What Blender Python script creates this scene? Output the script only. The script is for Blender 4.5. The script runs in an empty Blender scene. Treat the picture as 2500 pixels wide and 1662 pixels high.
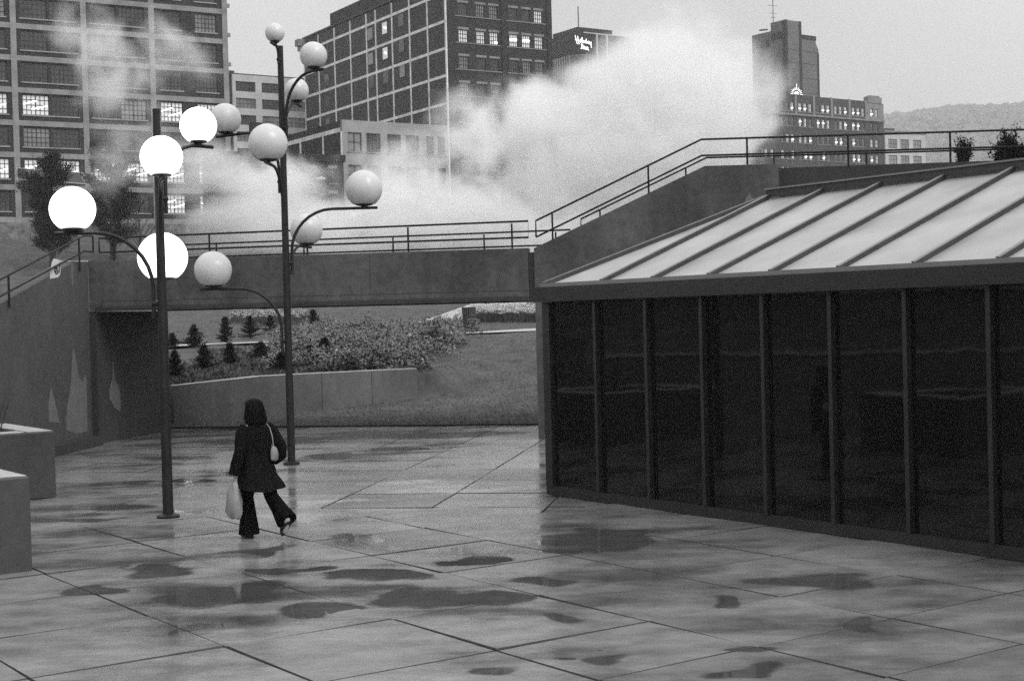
import bpy, bmesh, math, random
from mathutils import Vector, Matrix, noise as mnoise
R = math.radians
random.seed(7)
scene = bpy.context.scene
col = scene.collection

# ------------------------------------------------------------------ camera
F, H, W0, H0 = 3560.0, 2.55, 2500.0, 1662.0
PITCH, ROLL = R(0.93), R(1.447)
_cp, _sp, _cr, _sr = math.cos(PITCH), math.sin(PITCH), math.cos(ROLL), math.sin(ROLL)
_x = Vector((1, 0, 0)); _d = Vector((0, -_sp, -_cp)); _f = Vector((0, _cp, -_sp))
C_RIGHT = _x * _cr + _d * _sr
C_DOWN = _d * _cr - _x * _sr
C_FWD = _f
cam_d = bpy.data.cameras.new('camera'); cam = bpy.data.objects.new('camera', cam_d); col.objects.link(cam)
m = Matrix.Identity(4)
for i in range(3):
    m[i][0] = C_RIGHT[i]; m[i][1] = -C_DOWN[i]; m[i][2] = -C_FWD[i]
m[2][3] = H
cam.matrix_world = m
cam_d.sensor_width = 36; cam_d.lens = F / W0 * 36
cam_d.clip_start = 0.1; cam_d.clip_end = 6000
scene.camera = cam

# ------------------------------------------------------------------ world, sun, exposure
SUN_AZ, SUN_EL = R(132), R(46)          # azimuth from +Y towards +X
world = bpy.data.worlds.new('World'); scene.world = world; world.use_nodes = True
nt = world.node_tree; nt.nodes.clear()
sky = nt.nodes.new('ShaderNodeTexSky'); sky.sky_type = 'NISHITA'; sky.sun_disc = False
sky.sun_elevation = SUN_EL; sky.sun_rotation = SUN_AZ; sky.dust_density = 6.0; sky.air_density = 1.0; sky.ozone_density = 1.0
bw = nt.nodes.new('ShaderNodeRGBToBW'); nt.links.new(sky.outputs[0], bw.inputs[0])
tc = nt.nodes.new('ShaderNodeTexCoord')
cn = nt.nodes.new('ShaderNodeTexNoise'); cn.inputs['Scale'].default_value = 2.2; cn.inputs['Detail'].default_value = 4
nt.links.new(tc.outputs['Generated'], cn.inputs['Vector'])
cr_ = nt.nodes.new('ShaderNodeMapRange'); cr_.inputs[1].default_value = 0.3; cr_.inputs[2].default_value = 0.7
cr_.inputs[3].default_value = 2.7; cr_.inputs[4].default_value = 4.1     # the overcast deck
nt.links.new(cn.outputs[0], cr_.inputs[0])
sx_ = nt.nodes.new('ShaderNodeSeparateXYZ'); nt.links.new(tc.outputs['Generated'], sx_.inputs[0])
zr = nt.nodes.new('ShaderNodeMapRange'); zr.inputs[1].default_value = 0.0; zr.inputs[2].default_value = 1.0; zr.inputs[3].default_value = 1.0; zr.inputs[4].default_value = 2.3   # overcast law: zenith two to three times the horizon
nt.links.new(sx_.outputs['Z'], zr.inputs[0])
om = nt.nodes.new('ShaderNodeMath'); om.operation = 'MULTIPLY'; nt.links.new(cr_.outputs[0], om.inputs[0]); nt.links.new(zr.outputs[0], om.inputs[1])
mx = nt.nodes.new('ShaderNodeMix'); mx.inputs[0].default_value = 0.86
nt.links.new(bw.outputs[0], mx.inputs[2]); nt.links.new(om.outputs[0], mx.inputs[3])
bg = nt.nodes.new('ShaderNodeBackground'); bg.inputs[1].default_value = 0.15
nt.links.new(mx.outputs[0], bg.inputs[0])
wo = nt.nodes.new('ShaderNodeOutputWorld'); nt.links.new(bg.outputs[0], wo.inputs[0])
sun_d = bpy.data.lights.new('sun', 'SUN'); sun_d.energy = 1.25; sun_d.angle = R(24); sun_d.color = (1, 1, 1)
sun = bpy.data.objects.new('sun', sun_d); col.objects.link(sun)
sd = Vector((math.sin(SUN_AZ) * math.cos(SUN_EL), math.cos(SUN_AZ) * math.cos(SUN_EL), math.sin(SUN_EL)))
sun.rotation_euler = sd.to_track_quat('Z', 'Y').to_euler(); sun.location = (0, 0, 60)
vs = scene.view_settings; vs.view_transform = 'Standard'; vs.look = 'None'; vs.gamma = 1; vs.exposure = 0.3; vs.use_curve_mapping = False
cy = scene.cycles
cy.use_denoising = False      # the residual sampling noise reads as the film grain of the photograph
cy.max_bounces = 12; cy.diffuse_bounces = 3; cy.glossy_bounces = 4; cy.transparent_max_bounces = 16
cy.volume_bounces = 8; cy.volume_step_rate = 1.6; cy.volume_max_steps = 256; cy.sample_clamp_indirect = 8.0

# ------------------------------------------------------------------ pixel helpers (2500 x 1662 photograph)
def ray(px, py):
    return C_RIGHT * ((px - W0 / 2) / F) + C_DOWN * ((py - H0 / 2) / F) + C_FWD
def at_z(px, py, z=0.0):
    d = ray(px, py); return Vector((0, 0, H)) + d * ((z - H) / d.z)
def at_y(px, py, Y):
    d = ray(px, py); return Vector((0, 0, H)) + d * (Y / d.y)

# ------------------------------------------------------------------ objects
def tag(o, label=None, cat=None, group=None, kind=None):
    if label: o['label'] = label
    if cat: o['category'] = cat
    if group: o['group'] = group
    if kind: o['kind'] = kind
    return o
def empty(name, loc=(0, 0, 0), rz=0.0, label=None, cat=None, group=None, kind=None):
    o = bpy.data.objects.new(name, None); o.empty_display_size = 0.3; col.objects.link(o)
    o.location = loc; o.rotation_euler = (0, 0, rz)
    return tag(o, label, cat, group, kind)
class MB:
    def __init__(s): s.v = []; s.f = []
    def add(s, vs, fs):
        n = len(s.v); s.v += [tuple(p) for p in vs]; s.f += [tuple(i + n for i in f) for f in fs]; return s
    def box(s, x0, x1, y0, y1, z0, z1):
        return s.add([(x0, y0, z0), (x1, y0, z0), (x1, y1, z0), (x0, y1, z0), (x0, y0, z1), (x1, y0, z1), (x1, y1, z1), (x0, y1, z1)],
                     [(0, 3, 2, 1), (4, 5, 6, 7), (0, 1, 5, 4), (1, 2, 6, 5), (2, 3, 7, 6), (3, 0, 4, 7)])
    def bbox(s, x0, x1, y0, y1, z0, z1, b=0.02):
        """box with chamfered vertical and top edges"""
        def ring(i, z): return [(x0 + i, y0 + b, z), (x0 + b, y0 + i, z), (x1 - b, y0 + i, z), (x1 - i, y0 + b, z), (x1 - i, y1 - b, z), (x1 - b, y1 - i, z), (x0 + b, y1 - i, z), (x0 + i, y1 - b, z)]
        r0, r1 = ring(0, z0), ring(0, z1 - b)
        r2 = [(min(max(x, x0 + b), x1 - b), min(max(y, y0 + b), y1 - b), z1) for x, y, _ in r1]
        vs = r0 + r1; fs = [tuple(range(7, -1, -1))]
        for i in range(8): fs.append((i, (i + 1) % 8, 8 + (i + 1) % 8, 8 + i))
        vs += [(x0 + b, y0 + b, z1), (x1 - b, y0 + b, z1), (x1 - b, y1 - b, z1), (x0 + b, y1 - b, z1)]
        fs += [(16, 17, 18, 19), (8 + 1, 8 + 2, 17, 16), (8 + 3, 8 + 4, 18, 17), (8 + 5, 8 + 6, 19, 18), (8 + 7, 8, 16, 19), (8, 9, 16), (10, 11, 17), (12, 13, 18), (14, 15, 19)]
        return s.add(vs, fs)
    def obox(s, p, ax, ay, az):
        """box from a corner point and three edge vectors"""
        p, ax, ay, az = map(Vector, (p, ax, ay, az))
        v = [p, p + ax, p + ax + ay, p + ay]; v += [q + az for q in v]
        return s.add(v, [(0, 3, 2, 1), (4, 5, 6, 7), (0, 1, 5, 4), (1, 2, 6, 5), (2, 3, 7, 6), (3, 0, 4, 7)])
    def prism(s, poly, e):
        """planar polygon (list of points) extruded by the vector e"""
        n = len(poly); e = Vector(e); a = [Vector(p) for p in poly]
        fs = [tuple(range(n - 1, -1, -1)), tuple(range(n, 2 * n))] + [(i, (i + 1) % n, n + (i + 1) % n, n + i) for i in range(n)]
        return s.add(a + [p + e for p in a], fs)
    def tube(s, pts, r, n=8, caps=True):
        pts = [Vector(p) for p in pts]; rs = r if isinstance(r, (list, tuple)) else [r] * len(pts)
        base = len(s.v); up = None
        for i, p in enumerate(pts):
            t = (pts[min(i + 1, len(pts) - 1)] - pts[max(i - 1, 0)]).normalized()
            if up is None:
                up = Vector((0, 0, 1)) if abs(t.z) < 0.9 else Vector((1, 0, 0))
            a = t.cross(up).normalized(); b = a.cross(t).normalized(); up = b
            for k in range(n):
                th = 2 * math.pi * k / n
                s.v.append(tuple(p + (a * math.cos(th) + b * math.sin(th)) * rs[i]))
        for i in range(len(pts) - 1):
            for k in range(n):
                s.f.append((base + i * n + k, base + i * n + (k + 1) % n, base + (i + 1) * n + (k + 1) % n, base + (i + 1) * n + k))
        if caps:
            s.f.append(tuple(base + k for k in range(n - 1, -1, -1))); s.f.append(tuple(base + (len(pts) - 1) * n + k for k in range(n)))
        return s
    def lathe(s, prof, c=(0, 0, 0), n=24):
        base = len(s.v)
        for r, z in prof:
            for k in range(n):
                th = 2 * math.pi * k / n
                s.v.append((c[0] + r * math.cos(th), c[1] + r * math.sin(th), c[2] + z))
        for i in range(len(prof) - 1):
            for k in range(n):
                s.f.append((base + i * n + k, base + i * n + (k + 1) % n, base + (i + 1) * n + (k + 1) % n, base + (i + 1) * n + k))
        s.f.append(tuple(base + k for k in range(n - 1, -1, -1))); s.f.append(tuple(base + (len(prof) - 1) * n + k for k in range(n)))
        return s
    def mesh(s, name, smooth=False):
        me = bpy.data.meshes.new(name); me.from_pydata(s.v, [], s.f); me.validate()
        bm = bmesh.new(); bm.from_mesh(me); bmesh.ops.recalc_face_normals(bm, faces=bm.faces); bm.to_mesh(me); bm.free()
        if smooth:
            for p in me.polygons: p.use_smooth = True
            try: me.set_sharp_from_angle(angle=R(40))
            except Exception: pass
        return me
    def build(s, name, mat, parent=None, smooth=False, raw=False, **kw):
        if raw:
            me = bpy.data.meshes.new(name); me.from_pydata(s.v, [], s.f)
        else: me = s.mesh(name, smooth)
        me.materials.append(mat)
        o = bpy.data.objects.new(name, me); col.objects.link(o)
        if parent: o.parent = parent
        return tag(o, **kw)

# ------------------------------------------------------------------ materials
def new_mat(name):
    mt = bpy.data.materials.new(name); mt.use_nodes = True
    return mt, mt.node_tree, mt.node_tree.nodes['Principled BSDF']
def g4(v): return (v, v, v, 1)
def ramp(nt, src, a, b, lo, hi):
    n = nt.nodes.new('ShaderNodeMapRange'); n.inputs[1].default_value = a; n.inputs[2].default_value = b; n.inputs[3].default_value = lo; n.inputs[4].default_value = hi
    nt.links.new(src, n.inputs[0]); return n.outputs[0]
def noise(nt, vec, scale, detail=4, rough=0.55, dist=0.0):
    n = nt.nodes.new('ShaderNodeTexNoise'); n.inputs['Scale'].default_value = scale; n.inputs['Detail'].default_value = detail
    n.inputs['Roughness'].default_value = rough; n.inputs['Distortion'].default_value = dist
    if vec: nt.links.new(vec, n.inputs['Vector'])
    return n.outputs[0]
def math_(nt, op, a, b=None, clamp=False):
    n = nt.nodes.new('ShaderNodeMath'); n.operation = op; n.use_clamp = clamp
    for i, v in enumerate((a, b)):
        if v is None: continue
        if isinstance(v, (int, float)): n.inputs[i].default_value = v
        else: nt.links.new(v, n.inputs[i])
    return n.outputs[0]
def position(nt): return nt.nodes.new('ShaderNodeNewGeometry').outputs['Position']
def vmul(nt, vec, xyz):
    n = nt.nodes.new('ShaderNodeVectorMath'); n.operation = 'MULTIPLY'; nt.links.new(vec, n.inputs[0]); n.inputs[1].default_value = xyz; return n.outputs[0]
def bump(nt, b, h, strength, dist=0.02):
    n = nt.nodes.new('ShaderNodeBump'); n.inputs['Strength'].default_value = strength; n.inputs['Distance'].default_value = dist
    nt.links.new(h, n.inputs['Height']); nt.links.new(n.outputs[0], b.inputs['Normal'])
def plain(name, v, rough=0.6, var=0.25, scale=3.0, metallic=0.0, bmp=0.0, spec=0.5, rvar=0.0):
    mt, nt, b = new_mat(name); p = position(nt)
    nz = noise(nt, p, scale, 5)
    nt.links.new(ramp(nt, nz, 0.3, 0.7, v * (1 - var), v * (1 + var)), b.inputs['Base Color'])
    b.inputs['Roughness'].default_value = rough; b.inputs['Metallic'].default_value = metallic; b.inputs['Specular IOR Level'].default_value = spec
    if rvar: nt.links.new(ramp(nt, nz, 0.3, 0.7, rough - rvar, rough + rvar), b.inputs['Roughness'])
    if bmp: bump(nt, b, noise(nt, p, scale * 12, 4), bmp)
    return mt
def emit(name, v):
    mt, nt, b = new_mat(name)
    b.inputs['Base Color'].default_value = g4(0.8); b.inputs['Emission Color'].default_value = g4(1); b.inputs['Emission Strength'].default_value = v
    return mt
def concrete(name, v, rough=0.75, streak=0.35, fine=0.12):
    """board-marked, weather-streaked concrete"""
    mt, nt, b = new_mat(name); p = position(nt)
    n1 = ramp(nt, noise(nt, p, 0.7, 5), 0.3, 0.7, 1 - streak * 0.6, 1 + streak * 0.6)
    n2 = ramp(nt, noise(nt, vmul(nt, p, (1.3, 1.3, 0.16)), 1.0, 6, 0.65), 0.25, 0.75, 1 - streak * 0.75, 1 + streak * 0.45)
    n3 = ramp(nt, noise(nt, p, 7, 6, 0.7), 0.3, 0.7, 1 - fine * 1.6, 1 + fine * 1.6)
    vv = nt.nodes.new('ShaderNodeTexVoronoi'); vv.inputs['Scale'].default_value = 5.0; nt.links.new(p, vv.inputs['Vector'])
    pits = ramp(nt, vv.outputs['Distance'], 0.045, 0.08, 0.55, 1.0)
    c = math_(nt, 'MULTIPLY', math_(nt, 'MULTIPLY', n1, n2), math_(nt, 'MULTIPLY', n3, pits))
    nt.links.new(math_(nt, 'MULTIPLY', c, v), b.inputs['Base Color'])
    b.inputs['Roughness'].default_value = rough; b.inputs['Specular IOR Level'].default_value = 0.35
    bump(nt, b, noise(nt, p, 22, 5), 0.25, 0.01)
    return mt

M = {}
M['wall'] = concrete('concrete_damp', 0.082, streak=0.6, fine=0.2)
M['wall_dark'] = concrete('concrete_dark', 0.042)  # darker copy of the wall concrete; paints shade onto the terrace wall
M['wall_side'] = concrete('concrete_ramp_side', 0.078)
M['planter'] = concrete('concrete_planter', 0.06, rough=0.3, streak=0.25)
M['retain'] = concrete('concrete_retaining', 0.15, streak=0.4)
M['coping'] = plain('coping_pale', 0.5, 0.3, 0.25, 6)  # pale tone; on the planter tops it stands in for sky sheen
M['patch'] = plain('paint_patch', 0.13, 0.8, 0.12, 4)
M['steel'] = plain('railing_steel', 0.010, 0.5, 0.3, 8, spec=0.2)
M['pole'] = plain('lamp_pole_paint', 0.013, 0.5, 0.3, 5, spec=0.3)
M['mullion'] = plain('bronze_mullion', 0.017, 0.45, 0.3, 3)
M['fascia'] = plain('bronze_fascia', 0.015, 0.5, 0.25, 2)
M['roof'] = plain('roof_sheet', 0.37, 0.4, 0.2, 1.1, rvar=0.1)
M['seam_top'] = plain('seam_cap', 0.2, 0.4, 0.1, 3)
M['seam_side'] = plain('seam_side', 0.035, 0.5, 0.3, 4)  # darker than the cap: shade on the seam side put into the colour
M['brick'] = plain('brick_dark', 0.016, 0.85, 0.3, 0.6, bmp=0.2)
M['brick_b1'] = plain('brick_infill', 0.022, 0.85, 0.35, 0.5)
M['brick_flank'] = plain('brick_flank', 0.032, 0.85, 0.3, 0.5)  # lighter copy of the brick, makes up in colour for less sun
M['brick_mid'] = plain('brick_mid', 0.055, 0.85, 0.25, 0.7)
M['frame'] = plain('concrete_frame', 0.78, 0.8, 0.28, 0.9)
M['frame_b1'] = plain('concrete_frame_sooty', 0.25, 0.8, 0.3, 0.7)
M['pale'] = plain('pale_render', 0.30, 0.8, 0.18, 0.5)
M['pale2'] = plain('pale_painted', 0.5, 0.8, 0.12, 0.5)
M['stone'] = plain('rubble_stone', 0.16, 0.9, 0.75, 1.3)
M['sill'] = plain('stone_sill', 0.30, 0.8, 0.2, 1.0)
M['lintel'] = plain('stone_lintel', 0.22, 0.8, 0.25, 1.0)
M['sash'] = plain('window_sash', 0.10, 0.6, 0.3, 1.0)
M['sash_dark'] = plain('window_sash_dark', 0.03, 0.6, 0.3, 1.0)
M['pane'] = plain('window_glass', 0.05, 0.2, 0.5, 0.35)
M['pane_sky'] = plain('window_glass_sky', 0.22, 0.15, 0.5, 0.25)  # pale base colour stands in for sky reflected in the glass
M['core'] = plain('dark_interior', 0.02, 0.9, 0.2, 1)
M['tower'] = plain('tower_brick', 0.13, 0.85, 0.15, 0.3)
M['roofing'] = plain('roofing_tar', 0.05, 0.9, 0.3, 0.8)
M['lit'] = emit('window_lit', 0.19)
M['lit_dim'] = emit('window_lit_dim', 0.11)
M['tube'] = emit('fluorescent_tube', 2.2)
M['sign_lit'] = emit('sign_lit', 1.15)
M['sign'] = plain('sign_board', 0.10, 0.6, 0.2, 2)
M['sign_trim'] = plain('sign_white', 0.5, 0.6, 0.15, 2)
M['paper'] = plain('paper_white', 0.62, 0.7, 0.1, 5)
M['ink'] = plain('ink', 0.03, 0.7, 0.2, 5)
M['bark'] = plain('bark', 0.035, 0.9, 0.4, 6, bmp=0.4)
M['cloth'] = plain('coat_wool', 0.007, 0.9, 0.4, 20, spec=0.04)
M['trouser'] = plain('trouser_cloth', 0.004, 0.9, 0.4, 20, spec=0.04)
M['hair'] = plain('hair', 0.004, 0.7, 0.4, 40, spec=0.08)
M['skin'] = plain('skin', 0.38, 0.6, 0.1, 10)
M['shoe'] = plain('shoe_leather', 0.008, 0.4, 0.3, 10)
M['bag'] = plain('plastic_bag', 0.28, 0.45, 0.18, 9)
M['purse'] = plain('purse', 0.22, 0.5, 0.2, 10)
M['bin'] = plain('bin_slats', 0.05, 0.7, 0.4, 8)
M['asphalt'] = plain('street_ground', 0.05, 0.8, 0.3, 0.2)
M['hillmat'] = plain('hill_wood', 0.11, 0.95, 0.4, 0.02)

# wet paving: damp film with standing puddles where the photograph has them (world positions)
PUD = [(1040, 1456, 150, 34), (1170, 1461, 90, 22), (905, 1398, 160, 20), (1020, 1396, 60, 12), (1150, 1362, 85, 17), (540, 1447, 150, 34), (650, 1440, 60, 22),
       (355, 1388, 80, 20), (750, 1490, 90, 28), (850, 1488, 40, 12), (520, 1527, 60, 12), (1430, 1316, 120, 32), (1520, 1312, 80, 22), (1375, 1420, 75, 17), (1160, 1632, 65, 22),
       (1480, 1605, 85, 16), (1360, 1606, 30, 7), (1400, 1505, 70, 22), (800, 1110, 65, 9), (960, 1095, 75, 6), (1400, 1345, 40, 9), (860, 1312, 90, 16), (640, 1340, 80, 12), (700, 1385, 70, 10),
       (1850, 1645, 100, 16), (1960, 1415, 120, 20), (250, 1440, 60, 12), (1850, 1590, 60, 10), (2120, 1525, 90, 20), (1780, 1470, 70, 14), (620, 1075, 160, 8), (1000, 1062, 280, 8), (310, 1240, 90, 8), (190, 1265, 90, 9), (480, 1170, 60, 5), (270, 1178, 110, 7)]
def paving():
    mt, nt, b = new_mat('wet_paving'); p = position(nt)
    wn = nt.nodes.new('ShaderNodeTexNoise'); wn.inputs['Scale'].default_value = 1.1; wn.inputs['Detail'].default_value = 1.5; nt.links.new(p, wn.inputs['Vector'])
    wv = nt.nodes.new('ShaderNodeVectorMath'); wv.operation = 'MULTIPLY_ADD'; nt.links.new(wn.outputs['Color'], wv.inputs[0]); wv.inputs[1].default_value = (1.5, 1.3, 0); nt.links.new(p, wv.inputs[2])
    wp = nt.nodes.new('ShaderNodeVectorMath'); wp.operation = 'SUBTRACT'; nt.links.new(wv.outputs[0], wp.inputs[0]); wp.inputs[1].default_value = (0.75, 0.65, 0)
    wp = wp.outputs[0]; best = None
    for px, py, rx, ry in PUD:
        c = at_z(px, py); a0 = at_z(px - rx, py); q0, q1 = at_z(px, py - ry), at_z(px, py + ry)
        wx = (c - a0).length; wy = abs(q0.y - q1.y) / 2
        ma = nt.nodes.new('ShaderNodeVectorMath'); ma.operation = 'MULTIPLY_ADD'; nt.links.new(wp, ma.inputs[0])
        ma.inputs[1].default_value = (1 / wx, 1 / wy, 0); ma.inputs[2].default_value = (-c.x / wx, -c.y / wy, 0)
        ln = nt.nodes.new('ShaderNodeVectorMath'); ln.operation = 'LENGTH'; nt.links.new(ma.outputs[0], ln.inputs[0])
        best = ln.outputs['Value'] if best is None else math_(nt, 'MINIMUM', best, ln.outputs['Value'])
    n_l = noise(nt, vmul(nt, p, (0.42, 0.85, 1)), 1.15, 5, 0.55)          # broad damp / drier drift
    n_m = noise(nt, vmul(nt, p, (1, 1.4, 1)), 2.6, 5, 0.6)
    n_f = noise(nt, p, 60, 3)
    edge = math_(nt, 'ADD', best, math_(nt, 'MULTIPLY', math_(nt, 'SUBTRACT', n_m, 0.5), 0.55))
    pud = ramp(nt, edge, 0.75, 1.05, 1.0, 0.0)
    halo = ramp(nt, edge, 0.9, 1.9, 1.0, 0.0)
    natural = ramp(nt, n_l, 0.50, 0.64, 0.0, 1.0)
    wet = math_(nt, 'MAXIMUM', pud, math_(nt, 'MULTIPLY', natural, 0.9))
    rough = math_(nt, 'ADD', ramp(nt, wet, 0, 1, 0.21, 0.025), math_(nt, 'MULTIPLY', math_(nt, 'SUBTRACT', n_m, 0.5), ramp(nt, wet, 0, 1, 0.22, 0.02)))
    oi2 = nt.nodes.new('ShaderNodeObjectInfo').outputs['Random']
    nt.links.new(math_(nt, 'MAXIMUM', math_(nt, 'MULTIPLY', rough, ramp(nt, oi2, 0, 1, 1.2, 0.75)), 0.02), b.inputs['Roughness'])
    base = math_(nt, 'MULTIPLY', ramp(nt, n_m, 0.3, 0.7, 0.155, 0.24), ramp(nt, n_f, 0.3, 0.7, 0.88, 1.12))
    base = math_(nt, 'MULTIPLY', base, ramp(nt, wet, 0, 1, 1.0, 0.42))
    base = math_(nt, 'MULTIPLY', base, ramp(nt, n_l, 0.3, 0.5, 1.3, 0.95))
    base = math_(nt, 'MULTIPLY', base, ramp(nt, halo, 0, 1, 1.0, 0.82))
    vv = nt.nodes.new('ShaderNodeTexVoronoi'); vv.inputs['Scale'].default_value = 1.4; nt.links.new(p, vv.inputs['Vector'])
    base = math_(nt, 'MULTIPLY', base, ramp(nt, vv.outputs['Distance'], 0.02, 0.035, 0.35, 1.0))   # scattered dead leaves and gum spots
    oi = nt.nodes.new('ShaderNodeObjectInfo').outputs['Random']
    base = math_(nt, 'MULTIPLY', base, ramp(nt, oi, 0, 1, 0.82, 1.18))
    nt.links.new(base, b.inputs['Base Color'])
    b.inputs['IOR'].default_value = 1.45; b.inputs['Specular IOR Level'].default_value = 0.5
    hgt = math_(nt, 'ADD', math_(nt, 'MULTIPLY', n_f, 0.25), math_(nt, 'MULTIPLY', noise(nt, p, 9, 4), 1.0))
    bn = nt.nodes.new('ShaderNodeBump'); bn.inputs['Distance'].default_value = 0.006
    nt.links.new(ramp(nt, wet, 0, 0.9, 0.5, 0.0), bn.inputs['Strength']); nt.links.new(hgt, bn.inputs['Height']); nt.links.new(bn.outputs[0], b.inputs['Normal'])
    return mt
M['paving'] = paving()
M['joint'] = plain('joint_filler', 0.055, 0.7, 0.3, 5)
def foliage(name, lo, hi, rough=0.5, spec=0.4, scale=2.0):
    mt, nt, b = new_mat(name); p = position(nt)
    nt.links.new(ramp(nt, noise(nt, p, scale, 4), 0.25, 0.75, lo, hi), b.inputs['Base Color'])
    b.inputs['Roughness'].default_value = rough; b.inputs['Specular IOR Level'].default_value = spec
    return mt
M['grass'] = foliage('grass_blades', 0.06, 0.17, 0.6, 0.3, 1.6)
M['turf'] = foliage('turf_soil', 0.04, 0.12, 0.9, 0.2, 1.4)
M['mulch'] = foliage('bark_mulch', 0.03, 0.08, 0.9, 0.2, 5)
M['needle'] = foliage('conifer_needles', 0.010, 0.03, 0.7, 0.2, 4)
M['leaf'] = foliage('shrub_leaf', 0.025, 0.18, 0.25, 0.7, 1.6)
M['petal'] = foliage('white_petal', 0.62, 0.8, 0.5, 0.3, 7)
M['stem'] = foliage('flower_stem', 0.04, 0.08, 0.6, 0.3, 7)
M['path'] = plain('pale_path', 0.45, 0.35, 0.15, 0.8)
# opal globes
def globe_mat():
    mt, nt, b = new_mat('opal_globe')
    b.inputs['Base Color'].default_value = g4(0.66); b.inputs['Roughness'].default_value = 0.32
    b.inputs['Subsurface Weight'].default_value = 0.35; b.inputs['Subsurface Radius'].default_value = (0.12, 0.12, 0.12); b.inputs['Subsurface Scale'].default_value = 1.0
    p = position(nt); bump(nt, b, noise(nt, p, 120, 2), 0.03, 0.002)
    nt.links.new(ramp(nt, noise(nt, p, 6, 5), 0.3, 0.7, 0.57, 0.63), b.inputs['Base Color'])
    return mt
M['globe'] = globe_mat()
M['globe_lit'] = emit('opal_globe_lit', 2.6)
def glass_dark():
    mt, nt, b = new_mat('tinted_glass'); p = position(nt)
    b.inputs['Base Color'].default_value = g4(0.006); b.inputs['Roughness'].default_value = 0.03; b.inputs['IOR'].default_value = 1.5; b.inputs['Specular IOR Level'].default_value = 0.36
    bump(nt, b, noise(nt, p, 0.9, 3), 0.16, 0.012)
    return mt
M['glass'] = glass_dark()

# ------------------------------------------------------------------ terrain
EDGE = lambda X: 34.42 - 0.215 * X                 # where the paving ends and the grass begins
WALL_A, WALL_M, WALL_B = (-8.56, 36.75), (-6.64, 38.0), (-2.69, 40.0)
def lerp_pts(tab, x):
    if x <= tab[0][0]: return tab[0][1]
    for (a, u), (b, v) in zip(tab, tab[1:]):
        if x <= b: 
            t = (x - a) / (b - a); return u + (v - u) * t
    return tab[-1][1]
def smooth(a, b, x):
    t = max(0.0, min(1.0, (x - a) / (b - a))); return t * t * (3 - 2 * t)
def wall_y(X): return lerp_pts([(-12, 36.2), WALL_A, WALL_M, WALL_B, (6, 44)], X)
PROF = [(0, -0.03), (0.25, 0.02), (2, 0.15), (5, 0.47), (9, 1.18), (13, 1.78), (24, 1.98), (30, 2.3), (60, 3.6), (80, 5.4), (98, 7.0), (400, 7.2)]
def terrain(X, Y):
    d = Y - EDGE(X); h = lerp_pts(PROF, d)
    left = 1 - smooth(-22, 4, X)
    h += left * smooth(50, 98, d) * 4.4
    wy = wall_y(X)
    if X < 3 and d < 30:
        k = 1 - smooth(WALL_B[0], WALL_B[0] + 4.5, X)
        base = lerp_pts([(-8.6, 0.0), (-2.69, 0.36)], X)
        front = lerp_pts([(EDGE(X), -0.03), (EDGE(X) + 0.25, 0.03), (max(wy, EDGE(X) + 0.3), max(base, 0.03))], Y)
        w = 0.12 if X < WALL_B[0] else 0.12 + 5 * smooth(WALL_B[0], WALL_B[0] + 3.0, X)
        bank = max(h, 1.0 + 0.10 * max(0, Y - wy)) if d < 14 else h
        if d >= 7: bank = h + (max(h, 1.0 + 0.10 * max(0, Y - wy)) - h) * (1 - smooth(7, 14, d))
        s = smooth(wy - w * 0.2, wy + w, Y)
        hk = front + (bank - front) * s
        h = h + (hk - h) * k
    return h + 0.03 * math.sin(X * 1.7) * math.sin(Y * 1.3) * smooth(1, 6, d)
def on_terrain(px, py, y0=35.0, y1=140.0):
    d = ray(px, py); Y = y0
    while Y < y1:
        p = Vector((0, 0, H)) + d * (Y / d.y)
        if terrain(p.x, p.y) >= p.z: return p
        Y += 0.08
    return None

def heightfield(name, xs, ys, fn, mat, **kw):
    mb = MB(); nx = len(xs)
    mb.v = [(x, y, fn(x, y)) for y in ys for x in xs]
    mb.f = [(j * nx + i, j * nx + i + 1, (j + 1) * nx + i + 1, (j + 1) * nx + i) for j in range(len(ys) - 1) for i in range(nx - 1)]
    o = mb.build(name, mat, smooth=True, **kw); return o
def span(a, b, st):
    n = max(1, round((b - a) / st)); return [a + (b - a) * i / n for i in range(n + 1)]
def gz(x, y):
    return lerp_pts([(33, -0.08), (40, -0.06), (60, 0.8), (95, 2.6), (130, 6.4), (3000, 6.6)], y)
ground = heightfield('ground', [-1900, -400, -120, -60, 0, 60, 200, 600, 1900], [-250, 0, 33, 40, 60, 95, 130, 200, 400, 1000, 3250], gz, M['asphalt'], kind='structure')
xs = span(-75, -14, 3) + span(-13.5, 5, 0.16) + span(5.5, 75, 3)
ys_near = span(33.2, 44, 0.16) + span(44.5, 62, 0.5) + span(64, 150, 3)
lawn = heightfield('lawn', xs, ys_near, lambda x, y: terrain(x, y) if y > EDGE(x) - 0.05 else -0.05, M['turf'], kind='structure')
# grassy bank on the left of the plaza, seen over the ramp wall and mirrored in the pavilion glass
def bank_h(x, y):
    t = -9.9 - x
    return max(-0.05, 0.25 * min(t, 4) + 0.3 * max(0, t - 4)) * smooth(-30, -10, y) + 0.08 * math.sin(x * 0.9 + y * 0.5) if t > 0.3 else -0.05
bank = heightfield('grass_bank', span(-55, -9.6, 1.2), span(-30, 32.5, 1.5), lambda x, y: min(bank_h(x, y), 7.5), M['turf'], kind='structure')

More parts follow.
